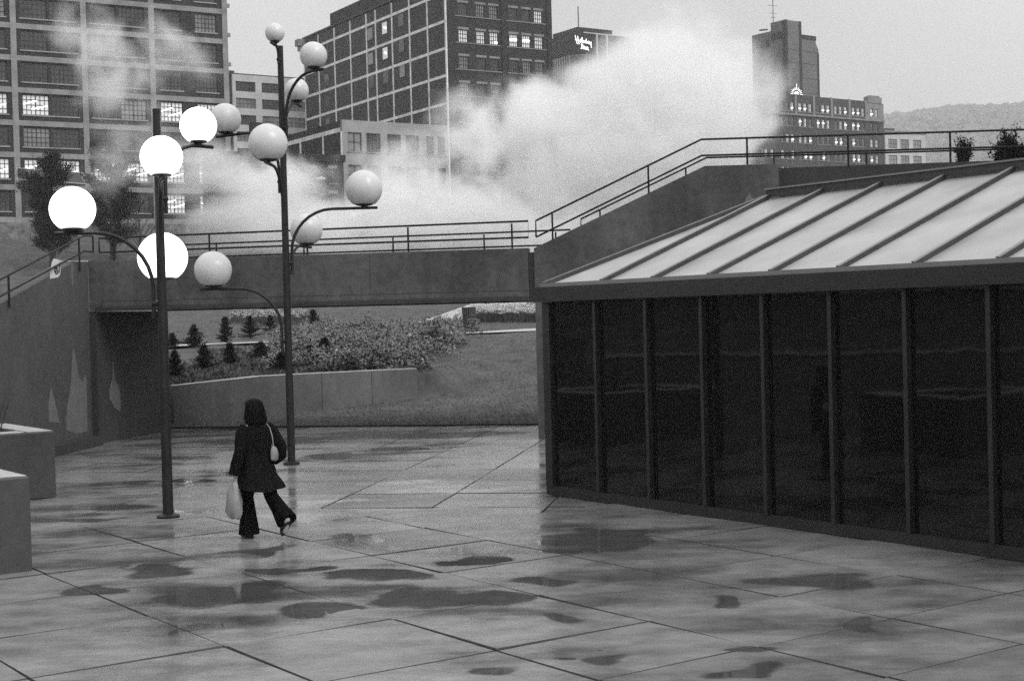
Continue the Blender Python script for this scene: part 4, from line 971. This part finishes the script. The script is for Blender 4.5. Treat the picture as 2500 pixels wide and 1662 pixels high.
# lawn grass
mb = MB(); g = random.Random(21)
for i in range(130000):
    if i < 110000:
        x = g.uniform(-9.3, 2.5); y = EDGE(x) + 0.1 + 24 * g.random() ** 1.6
    else: x = g.uniform(-16, 6); y = g.uniform(58, 84)
    wy = wall_y(x)
    if x < WALL_B[0] and y > wy - 0.2 and y < 52: continue
    z = terrain(x, y); a = g.uniform(0, 6.28); s = g.uniform(0.01, 0.022); h = g.uniform(0.02, 0.06) if y < 58 else g.uniform(0.05, 0.12); b = len(mb.v)
    mb.v += [(x - s * math.cos(a), y - s * math.sin(a), z - 0.01), (x + s * math.cos(a), y + s * math.sin(a), z - 0.01), (x + g.uniform(-0.07, 0.07), y + 0.05 + g.uniform(-0.05, 0.06), z + h)]; mb.f.append((b, b + 1, b + 2) if math.cos(a) > 0 else (b + 1, b, b + 2))
lg = mb.build('lawn_grass', M['grass'], raw=True)
pass
tag(lg, 'short rough grass on the sloping lawn under the bridge', 'grass', kind='stuff')

def crown_tree(name, base, h, w, label, seed, n=2600, leaf=0.28, shape=1.0):
    rr = random.Random(seed); root = empty(name, base, 0, label, 'tree', 'dark trees in front of the loft building')
    tr = MB(); tr.tube([(0, 0, -0.5), (0.05, 0, h * 0.45), (0, 0.1, h * 0.95)], [0.03 * h, 0.02 * h, 0.004 * h], 7)
    tips = []
    for i in range(46):
        t = rr.uniform(0.12, 0.95); a = rr.uniform(0, 6.28); L_ = w / 2 * (0.35 + 0.9 * math.sin(math.pi * min(1, t * 0.85 + 0.1)) ** shape) * rr.uniform(0.5, 1.1)
        p0 = Vector((0, 0, h * t * 0.9)); d = Vector((math.cos(a), math.sin(a), rr.uniform(0.35, 1.1))).normalized(); p1 = p0 + d * L_
        tr.tube([p0, p0 + d * L_ * 0.5 + Vector((0, 0, 0.05)), p1], [0.008 * h, 0.005 * h, 0.002 * h], 4, False); tips.append((p0, p1))
    tr.build('trunk', M['bark'], root, raw=True)
    mb = MB()
    for i in range(n):
        p0, p1 = tips[rr.randrange(len(tips))]; t = rr.uniform(0.3, 1.1); c = p0 + (p1 - p0) * t + Vector((rr.gauss(0, 0.22), rr.gauss(0, 0.22), rr.gauss(0, 0.22)))
        d = ((p1 - p0).normalized() + Vector((rr.uniform(-1, 1), rr.uniform(-1, 1), rr.uniform(-0.6, 1))) * 0.8).normalized(); s = d.cross(Vector((rr.uniform(-1, 1), rr.uniform(-1, 1), 1))).normalized() * leaf * 0.14
        e = c + d * leaf * rr.uniform(0.7, 1.5); b = len(mb.v); mb.v += [tuple(c - s), tuple(c + s), tuple(e)]; mb.f.append((b, b + 1, b + 2))
    mb.build('crown', M['needle'], root, raw=True)
    return root
p = at_y(128, 600, 118); p.z = terrain(p.x, p.y); crown_tree('evergreen_tree', p, 2.55 + (797 - 352) / F * 118 - p.z, 4.6, 'dark ragged evergreen tree covering the middle of the sign board', 31, 20000)
p = at_y(276, 600, 120); p.z = terrain(p.x, p.y); crown_tree('evergreen_tree', p, 2.55 + (797 - 330) / F * 120 - p.z, 3.9, 'dark evergreen tree behind the lowest left lit globe, veiled by steam', 32, 17000)
# bare sapling
p = at_y(342, 615, 112); p.z = terrain(p.x, p.y); hs_ = 2.55 + (795 - 478) / F * 112 - p.z
root = empty('bare_sapling', p, 0, 'thin bare sapling standing left of the nearer lamp pole', 'tree'); rr = random.Random(8)
MB().tube([(0, 0, -0.3), (0.05, 0, hs_ * 0.5), (-0.1, 0, hs_)], [0.09, 0.06, 0.02], 6).build('trunk', M['bark'], root, smooth=True)
for i in range(26):
    t = rr.uniform(0.3, 0.9); a = rr.uniform(0, 6.28); L_ = hs_ * 0.35 * (1.1 - t) * rr.uniform(0.7, 1.3) + 0.4; p0 = Vector((0.03, 0, hs_ * t)); d = Vector((math.cos(a), math.sin(a), 1.1)).normalized()
    m1 = p0 + d * L_ * 0.5; e1 = p0 + d * L_ + Vector((0, 0, 0.2)); mb = MB(); mb.tube([p0, m1, e1], [0.035, 0.022, 0.012], 4, False)
    for q in range(3):
        d2 = (d + Vector((rr.uniform(-1, 1), rr.uniform(-1, 1), rr.uniform(0, 1))) * 0.7).normalized(); mb.tube([m1 + d * L_ * 0.12 * q, m1 + d * L_ * 0.12 * q + d2 * L_ * 0.35], [0.018, 0.008], 3, False)
    mb.build('branch', M['bark'], root)
# twigs in the farther planter and on the terrace
def twig_bush(base, h, w, label, seed, n=26, leaf=0):
    rr = random.Random(seed); root = empty('bare_bush', base, 0, label, 'bush', 'scrubby bushes on walls and planters'); mb = MB(); lf = MB()
    for i in range(n):
        a = rr.uniform(0, 6.28); e = Vector((math.cos(a) * w * rr.uniform(0.1, 0.5), math.sin(a) * w * rr.uniform(0.1, 0.5), h * rr.uniform(0.5, 1))); p0 = Vector((e.x * 0.3, e.y * 0.3, -0.05))
        mid = (p0 + e) / 2 + Vector((rr.uniform(-0.05, 0.05), rr.uniform(-0.05, 0.05), 0)); mb.tube([p0, mid, e], [0.012, 0.009, 0.004], 4, False)
        for k in range(leaf):
            c = p0.lerp(e, rr.uniform(0.3, 1.05)) + Vector((rr.gauss(0, 0.04), rr.gauss(0, 0.04), rr.gauss(0, 0.04))); d = Vector((rr.uniform(-1, 1), rr.uniform(-1, 1), rr.uniform(-0.5, 1))).normalized() * 0.06; s = d.cross(Vector((0.3, 0.5, 1))).normalized() * 0.018
            b = len(lf.v); lf.v += [tuple(c - s), tuple(c + s), tuple(c + d)]; lf.f.append((b, b + 1, b + 2))
    mb.build('stems', M['bark'], root, raw=True)
    if leaf: lf.build('leaves', M['needle'], root, raw=True)
    return root
pc = Vector((-6.97, 22.08, 0.92))
twig_bush(pc + dA * 0.7 - dB * 0.75, 0.75, 0.8, 'bare twiggy bush in the farther planter box', 41, 22)
twig_bush(pc + dA * 1.2 - dB * 1.4, 0.55, 0.8, 'low bare bush at the far side of the farther planter box', 42, 18)
def tb(s, h, w, lab, sd): twig_bush(bp(s, 1.0, 5.40), h, w, lab, sd, 26, 26)
q = [(2352, 0.62, 0.35, 'thin leafy bush on the terrace wall, leftmost there'), (2445, 0.5, 0.5, 'low dense bush on the terrace wall beside the right edge'), (2468, 0.8, 0.45, 'tall pair of leafy sprigs on the terrace wall near the right edge'), (2498, 0.5, 0.5, 'bush on the terrace wall cut by the right edge')]
for i, (px, h_, w_, lab) in enumerate(q):
    dd = ray(px, 380); t = ((B0 + BN * 1.0).dot(BN)) / dd.dot(BN); pt = dd * t; s = (Vector((pt.x, pt.y, 0)) - B0).dot(BD); tb(s, h_, w_, lab, 50 + i)

# litter basket
pt = on_terrain(1146, 812, 50); kk = pt.y / F
basket = empty('litter_basket', pt, 0, 'slatted litter basket on a post beside the pale path', 'litter bin')
hb_ = 52 * kk; r1, r0 = 16.5 * kk, 12.0 * kk; zb = 10 * kk
MB().tube([(0, 0, -0.1), (0, 0, zb + hb_ * 0.3)], 0.03, 6).build('post', M['steel'], basket)
MB().lathe([(r0 * 0.88, zb), (r1 * 0.9, zb + hb_), (r1 * 0.8, zb + hb_), (r0 * 0.8, zb + 0.05)], n=16).build('liner', M['core'], basket)
for k in range(18):
    a = 2 * math.pi * k / 18; u = Vector((math.cos(a), math.sin(a), 0)); s = Vector((-math.sin(a), math.cos(a), 0)) * (r0 * 0.13)
    MB().prism([u * r0 - s + Vector((0, 0, zb - 0.02)), u * r0 + s + Vector((0, 0, zb - 0.02)), u * r1 + s * 1.2 + Vector((0, 0, zb + hb_)), u * r1 - s * 1.2 + Vector((0, 0, zb + hb_))], u * 0.02).build('slat', M['bin'], basket)
# street light
pl = at_y(745, 455, 132); 
stl = empty('street_light', (pl.x, pl.y, terrain(pl.x, pl.y)), 0, 'slim street light with a curved arm rising from the steam', 'street light')
hz = at_y(785, 437, 132); ln_ = Vector((hz.x - pl.x, 0, hz.z - stl.location.z))
MB().tube([(0, 0, -0.2), (0, 0, ln_.z - 0.7), (0.35, 0, ln_.z - 0.3), (ln_.x * 0.75, 0, ln_.z)], [0.11, 0.08, 0.06, 0.05], 6).build('pole', M['pole'], stl, smooth=True)
MB().tube([(ln_.x * 0.7, 0, ln_.z - 0.02), (ln_.x, 0, ln_.z + 0.06), (ln_.x + 0.35, 0, ln_.z - 0.02)], [0.09, 0.17, 0.07], 8).build('lamp_head', M['pale2'], stl, smooth=True)

# ------------------------------------------------------------------ walking woman
per = empty('person', (at_z(612, 1312).x + 0.10, at_z(612, 1312).y + 0.02, 0.0), R(42), 'person in dark coat and flared trousers walking away past the lamp posts', 'person')
def loft(rings, n=18, cap=True):
    """rings: (cx, cy, z, rx, ry)"""
    mb = MB()
    for (cx_, cy_, z, rx, ry) in rings:
        for k in range(n):
            a = 2 * math.pi * k / n; mb.v.append((cx_ + rx * math.cos(a), cy_ + ry * math.sin(a), z))
    for i in range(len(rings) - 1):
        for k in range(n): mb.f.append((i * n + k, i * n + (k + 1) % n, (i + 1) * n + (k + 1) % n, (i + 1) * n + k))
    if cap: mb.f += [tuple(range(n - 1, -1, -1)), tuple((len(rings) - 1) * n + k for k in range(n))]
    return mb
def limb(name, pts, rads, mat, parent, n=10):
    return MB().tube(pts, rads, n).build(name, mat, parent, smooth=True)
# body as one skinned figure
def skinned(name, verts, edges, radii, mat, parent, root_i=0):
    me = bpy.data.meshes.new(name); me.from_pydata(verts, edges, []); o = bpy.data.objects.new(name, me); col.objects.link(o); o.parent = parent
    md = o.modifiers.new('skin', 'SKIN'); md.use_smooth_shade = True
    for i, v in enumerate(me.skin_vertices[0].data):
        r = radii[i]; v.radius = (r, r) if not isinstance(r, tuple) else r; v.use_root = (i == root_i)
    sb = o.modifiers.new('sub', 'SUBSURF'); sb.levels = 1; sb.render_levels = 2
    me.materials.append(mat); return o
V = [(0, 0, 0.90), (0, 0.01, 1.08), (0, 0.02, 1.26), (0, 0.03, 1.37), (0, 0.05, 1.45), (0, 0.06, 1.55),            # 0-5 pelvis .. head
     (-0.085, 0.02, 0.86), (-0.095, 0.10, 0.48), (-0.09, 0.06, 0.09), (-0.09, 0.2, 0.035),                              # 6-9 left leg (planted)
     (0.085, -0.02, 0.86), (0.11, -0.10, 0.49), (0.12, -0.44, 0.24), (0.12, -0.36, 0.06),                               # 10-13 right leg (trailing, heel up)
     (-0.17, 0.02, 1.30), (-0.235, -0.02, 1.05), (-0.25, 0.07, 0.80), (-0.252, 0.09, 0.72),                             # 14-17 left arm
     (0.17, 0.02, 1.30), (0.27, -0.09, 1.06), (0.25, 0.06, 0.90), (0.235, 0.13, 0.86)]                                  # 18-21 right arm
E = [(0, 1), (1, 2), (2, 3), (3, 4), (4, 5), (0, 6), (6, 7), (7, 8), (8, 9), (0, 10), (10, 11), (11, 12), (12, 13), (2, 14), (14, 15), (15, 16), (16, 17), (2, 18), (18, 19), (19, 20), (20, 21)]
RD = [0.13, 0.105, 0.12, 0.05, 0.055, 0.085, 0.08, 0.055, 0.038, 0.035, 0.08, 0.055, 0.038, 0.035, 0.05, 0.042, 0.028, 0.026, 0.05, 0.042, 0.028, 0.026]
for (w, sx_) in ((17, -1), (21, 1)):
    bx, by, bz = V[w]
    for f_ in range(4):
        V.append((bx + 0.006 * sx_, by - 0.025 + 0.017 * f_, bz - 0.045)); V.append((bx + 0.014 * -sx_, by - 0.025 + 0.017 * f_, bz - 0.08 + 0.006 * abs(f_ - 1.5))); RD += [0.0085, 0.0075]
        E += [(w, len(V) - 2), (len(V) - 2, len(V) - 1)]
    V.append((bx - 0.02 * sx_, by + 0.035, bz - 0.035)); V.append((bx - 0.025 * sx_, by + 0.04, bz - 0.06)); RD += [0.0095, 0.008]; E += [(w, len(V) - 2), (len(V) - 2, len(V) - 1)]
skinned('body', V, E, RD, M['skin'], per)
MB().lathe([(0.012, -0.03), (0.016, -0.01), (0.006, 0.02)], (0, 0.155, 1.53), 8).build('nose', M['skin'], per, smooth=True)
hair = loft([(0, 0.0, 1.335, 0.10, 0.055), (0, 0.0, 1.38, 0.132, 0.105), (0, 0.01, 1.43, 0.138, 0.118), (0, 0.02, 1.49, 0.122, 0.118), (0, 0.025, 1.54, 0.112, 0.115), (0, 0.035, 1.58, 0.108, 0.115), (0, 0.04, 1.62, 0.092, 0.10), (0, 0.045, 1.645, 0.06, 0.065), (0, 0.045, 1.655, 0.02, 0.02)], 20)
hr = random.Random(4)
for i, (x, y, z) in enumerate(hair.v): hair.v[i] = (x + hr.gauss(0, 0.004), y + hr.gauss(0, 0.004), z)
ho = hair.build('hair', M['hair'], per, smooth=True); hsd = MB()
for i in range(420):
    a = hr.uniform(0, 6.28); z0 = hr.uniform(1.42, 1.63); rx = lerp_pts([(1.38, 0.13), (1.43, 0.138), (1.54, 0.112), (1.62, 0.092), (1.65, 0.05)], z0); L_ = hr.uniform(0.08, 0.2)
    p0 = Vector((rx * math.cos(a), 0.025 + rx * math.sin(a), z0)); z1 = max(1.31, z0 - L_); r2 = lerp_pts([(1.31, 0.118), (1.38, 0.134), (1.43, 0.14), (1.54, 0.115), (1.62, 0.095)], z1) * hr.uniform(1.0, 1.12)
    p1 = Vector((r2 * math.cos(a + 0.05), 0.01 + r2 * 0.9 * math.sin(a + 0.05), z1)); s_ = Vector((-math.sin(a), math.cos(a), 0)) * 0.004; b_ = len(hsd.v)
    hsd.v += [tuple(p0 - s_), tuple(p0 + s_), tuple(p1)]; hsd.f.append((b_, b_ + 1, b_ + 2))
tag(hsd.build('hair_strands', M['hair'], ho, raw=True), kind='stuff')
coat = loft([(0, 0.02, 1.375, 0.062, 0.06), (0, 0.015, 1.345, 0.12, 0.085), (0, 0.01, 1.315, 0.185, 0.10), (0, 0.0, 1.25, 0.208, 0.122), (0, 0.0, 1.21, 0.206, 0.126), (0, 0.0, 1.16, 0.198, 0.129), (0, 0.0, 1.10, 0.19, 0.13), (0, 0, 1.045, 0.182, 0.129), (0, 0.0, 0.99, 0.175, 0.128), (0, 0, 0.935, 0.188, 0.14), (0.0, -0.005, 0.88, 0.205, 0.155), (0, -0.01, 0.81, 0.22, 0.175), (0.005, -0.02, 0.74, 0.235, 0.195), (0.007, -0.03, 0.68, 0.248, 0.22), (0.01, -0.045, 0.62, 0.262, 0.245), (0.012, -0.05, 0.585, 0.27, 0.255)], 26)
for i, v in enumerate(coat.v):       # folds in the skirt of the coat
    x, y, z = v
    if z < 0.95:
        a = math.atan2(y, x); k = 1 + 0.05 * math.sin(a * 7 + 1) * (0.95 - z) / 0.35; coat.v[i] = (x * k, y * k, z + 0.02 * math.sin(a * 2 + 2) * (0.95 - z) / 0.35)
for i, (x, y, z) in enumerate(coat.v):
    a = math.atan2(y, x); f_ = 0.010 * math.sin(a * 5 + z * 9) + 0.008 * math.sin(a * 9 - z * 16) + 0.007 * math.sin(z * 34 + a * 2); r_c = math.hypot(x, y) or 1
    if z < 1.33: coat.v[i] = (x + x / r_c * f_, y + y / r_c * f_, z)
coat.build('coat', M['cloth'], per, smooth=True)
limb('sleeve', [(-0.15, 0.015, 1.325), (-0.205, 0.0, 1.25), (-0.245, -0.02, 1.05), (-0.262, 0.05, 0.88), (-0.262, 0.08, 0.775)], [0.062, 0.075, 0.066, 0.066, 0.072], M['cloth'], per, 14)
limb('sleeve', [(0.15, 0.015, 1.325), (0.215, 0.0, 1.25), (0.29, -0.09, 1.05), (0.30, -0.07, 0.97), (0.265, 0.045, 0.905)], [0.062, 0.076, 0.07, 0.068, 0.07], M['cloth'], per, 14)
limb('trouser_leg', [(-0.085, 0.02, 0.86), (-0.09, 0.08, 0.66), (-0.095, 0.10, 0.48), (-0.09, 0.085, 0.28), (-0.09, 0.08, 0.07), (-0.09, 0.08, 0.045)], [0.11, 0.095, 0.08, 0.095, 0.125, 0.127], M['trouser'], per, 16)
limb('trouser_leg', [(0.085, -0.02, 0.86), (0.10, -0.06, 0.66), (0.11, -0.11, 0.49), (0.115, -0.26, 0.36), (0.12, -0.40, 0.235), (0.12, -0.415, 0.22)], [0.11, 0.095, 0.082, 0.095, 0.125, 0.127], M['trouser'], per, 16)
def shoe(o, yaw, pit):
    rg = loft([(0, -0.07, 0.0, 0.035, 0.03), (0, 0.04, 0.0, 0.045, 0.12), (0, 0.04, 0.03, 0.046, 0.122), (0, 0.02, 0.07, 0.04, 0.09), (0, -0.02, 0.10, 0.035, 0.05)], 14)
    mt = Matrix.Translation(o) @ Matrix.Rotation(yaw, 4, 'Z') @ Matrix.Rotation(pit, 4, 'X'); rg.v = [tuple(mt @ Vector(v)) for v in rg.v]
    return rg.build('shoe', M['shoe'], per, smooth=True)
shoe((-0.09, 0.08, 0.004), 0.05, 0); shoe((0.12, -0.42, 0.145), 0.0, R(-48))
pw = per.matrix_basis
def carried(name, loc, label, cat):
    o = empty(name, pw @ Vector(loc), per.rotation_euler[2], label, cat); return o
bag = carried('carrier_bag', (-0.262, 0.095, 0.70), 'crumpled white carrier bag in the walker\'s left hand', 'bag')
bl = loft([(0, 0.0, -0.02, 0.025, 0.03), (0, 0.0, -0.06, 0.04, 0.055), (-0.01, 0, -0.13, 0.06, 0.10), (-0.01, 0, -0.25, 0.075, 0.135), (-0.01, 0.01, -0.37, 0.07, 0.14), (-0.01, 0.01, -0.44, 0.05, 0.12), (-0.01, 0.01, -0.46, 0.02, 0.06)], 22)
g = random.Random(2)
for i, (x, y, z) in enumerate(bl.v): bl.v[i] = (x * g.uniform(0.8, 1.2), y * g.uniform(0.85, 1.15), z + g.uniform(-0.008, 0.008))
bl.build('sack', M['bag'], bag, smooth=True)
for s in (-1, 1): MB().tube([(0, 0.03 * s, -0.05), (0, 0.022 * s, 0.0), (0, 0, 0.02)], 0.008, 5).build('handle', M['bag'], bag)
pur = carried('shoulder_bag', (0.14, -0.16, 1.0), 'pale shoulder bag hanging on the walker\'s back', 'bag')
loft([(0.0, 0, -0.09, 0.02, 0.02), (0.0, 0, -0.075, 0.05, 0.03), (0, 0, 0.0, 0.055, 0.035), (-0.005, 0, 0.06, 0.04, 0.025), (-0.01, 0, 0.085, 0.015, 0.012)], 16).build('pouch', M['purse'], pur, smooth=True)
MB().tube([(-0.01, 0.0, 0.08), (-0.02, 0.005, 0.2), (-0.015, 0.06, 0.30), (-0.01, 0.14, 0.345), (-0.015, 0.24, 0.31)], 0.007, 6).build('strap', M['purse'], pur, smooth=True)

# ------------------------------------------------------------------ steam
SY = 116.0
SX0, SX1, SY0, SY1, SZ0, SZ1 = -43.0, 25.5, 99.0, 133.0, 3.0, 32.0
BLOBS = [  # px, py, rx, ry (photo pixels at the plume's distance), dY, rY metres, weight
    (1330, 570, 600, 140, 0, 9, 2.2), (1560, 470, 400, 180, 2, 9, 1.9), (1680, 320, 300, 200, 0, 8, 1.6), (1810, 230, 165, 150, 0, 7, 1.75),
    (1650, 80, 220, 150, 2, 7, 0.95), (1120, 430, 310, 150, 0, 8, 1.5), (1210, 290, 270, 110, 2, 7, 1.15), (1430, 280, 220, 120, 2, 7, 1.4), (1500, 350, 310, 160, 0, 8, 1.45), (1600, 190, 190, 130, 1, 7, 1.1), (1510, 200, 90, 100, 0, 6, 1.1),
    (590, 450, 200, 150, -2, 7, 1.55), (640, 570, 290, 90, 0, 7, 2.0), (950, 575, 380, 100, 0, 9, 2.2), (200, 120, 130, 210, 4, 5, 0.95), (290, 200, 140, 130, 4, 5, 0.95), (450, 130, 150, 130, 4, 5, 0.85), (330, 370, 160, 160, -4, 5, 1.0), (770, 450, 120, 90, 0, 6, 0.7), (1010, 490, 150, 90, 0, 7, 1.5)]
def steam():
    """density baked into a voxel grid by a geometry-nodes Volume Cube"""
    mt = bpy.data.materials.new('steam'); mt.use_nodes = True; mn = mt.node_tree; mn.nodes.clear()
    pv = mn.nodes.new('ShaderNodeVolumePrincipled'); pv.inputs['Color'].default_value = g4(1.0); pv.inputs['Anisotropy'].default_value = 0.0; pv.inputs['Density'].default_value = 1.0
    o = mn.nodes.new('ShaderNodeOutputMaterial'); mn.links.new(pv.outputs[0], o.inputs['Volume'])
    nt = bpy.data.node_groups.new('steam_cloud', 'GeometryNodeTree')
    nt.interface.new_socket('Geometry', in_out='INPUT', socket_type='NodeSocketGeometry'); nt.interface.new_socket('Geometry', in_out='OUTPUT', socket_type='NodeSocketGeometry')
    p = nt.nodes.new('GeometryNodeInputPosition').outputs[0]
    wn = nt.nodes.new('ShaderNodeTexNoise'); wn.inputs['Scale'].default_value = 0.11; wn.inputs['Detail'].default_value = 2; nt.links.new(p, wn.inputs['Vector'])
    wa = nt.nodes.new('ShaderNodeVectorMath'); wa.operation = 'MULTIPLY_ADD'; nt.links.new(wn.outputs['Color'], wa.inputs[0]); wa.inputs[1].default_value = (7, 7, 7); nt.links.new(p, wa.inputs[2])
    wb = nt.nodes.new('ShaderNodeVectorMath'); wb.operation = 'SUBTRACT'; nt.links.new(wa.outputs[0], wb.inputs[0]); wb.inputs[1].default_value = (3.5, 3.5, 3.5); wpv = wb.outputs[0]
    tot = None; k = SY / F
    for px, py, rx, ry, dy, ry3, w in BLOBS:
        c = at_y(px, py, SY + dy); r = (rx * k, ry3, ry * k)
        ma = nt.nodes.new('ShaderNodeVectorMath'); ma.operation = 'MULTIPLY_ADD'; nt.links.new(wpv, ma.inputs[0]); ma.inputs[1].default_value = tuple(1 / q for q in r); ma.inputs[2].default_value = (-c.x / r[0], -c.y / r[1], -c.z / r[2])
        dt = nt.nodes.new('ShaderNodeVectorMath'); dt.operation = 'DOT_PRODUCT'; nt.links.new(ma.outputs[0], dt.inputs[0]); nt.links.new(ma.outputs[0], dt.inputs[1])
        f_ = nt.nodes.new('ShaderNodeMath'); f_.operation = 'MULTIPLY_ADD'; nt.links.new(dt.outputs['Value'], f_.inputs[0]); f_.inputs[1].default_value = -w; f_.inputs[2].default_value = w
        v = math_(nt, 'MAXIMUM', f_.outputs[0], 0.0); tot = v if tot is None else math_(nt, 'ADD', tot, v)
    tot = math_(nt, 'MINIMUM', tot, 2.0)
    nz = noise(nt, vmul(nt, wpv, (1.0, 0.45, 1.15)), 0.26, 8, 0.66, 0.35)
    e = math_(nt, 'ADD', tot, math_(nt, 'MULTIPLY', math_(nt, 'SUBTRACT', nz, 0.5), 6.3))
    e = math_(nt, 'ADD', e, math_(nt, 'MULTIPLY', math_(nt, 'SUBTRACT', noise(nt, vmul(nt, wpv, (1.0, 0.6, 1.1)), 0.62, 5, 0.6, 0.4), 0.5), 2.2))
    dens = math_(nt, 'MULTIPLY', math_(nt, 'MAXIMUM', math_(nt, 'SUBTRACT', e, 0.6), 0.0), math_(nt, 'MULTIPLY', math_(nt, 'MINIMUM', tot, 1.0), STEAM_K))
    vc = nt.nodes.new('GeometryNodeVolumeCube'); nt.links.new(dens, vc.inputs['Density'])
    vc.inputs['Min'].default_value = (SX0, SY0, SZ0); vc.inputs['Max'].default_value = (SX1, SY1, SZ1)
    for nm, n in zip(('Resolution X', 'Resolution Y', 'Resolution Z'), (int((SX1 - SX0) / 0.3), int((SY1 - SY0) / 0.4), int((SZ1 - SZ0) / 0.3))): vc.inputs[nm].default_value = n
    sm = nt.nodes.new('GeometryNodeSetMaterial'); sm.inputs['Material'].default_value = mt; nt.links.new(vc.outputs[0], sm.inputs[0])
    go = nt.nodes.new('NodeGroupOutput'); nt.links.new(sm.outputs[0], go.inputs[0])
    return mt, nt
STEAM_K = 0.26
smt, sng = steam()
st = MB().box(SX0, SX1, SY0, SY1, SZ0, SZ1).build('steam', smt); tag(st, 'billowing white steam drifting across the buildings behind the bridge', 'steam', kind='stuff')
md = st.modifiers.new('cloud', 'NODES'); md.node_group = sng

# ------------------------------------------------------------------ haze
hm = bpy.data.materials.new('haze'); hm.use_nodes = True; nt = hm.node_tree; nt.nodes.clear()
pv = nt.nodes.new('ShaderNodeVolumePrincipled'); pv.inputs['Color'].default_value = g4(0.97); pv.inputs['Density'].default_value = 0.00033; pv.inputs['Anisotropy'].default_value = 0.2
o = nt.nodes.new('ShaderNodeOutputMaterial'); nt.links.new(pv.outputs[0], o.inputs['Volume'])
tag(MB().box(-1950, 1950, -300, 3300, -1.2, 390).build('haze', hm), 'thin grey haze softening the far hill and towers', 'haze', kind='stuff')
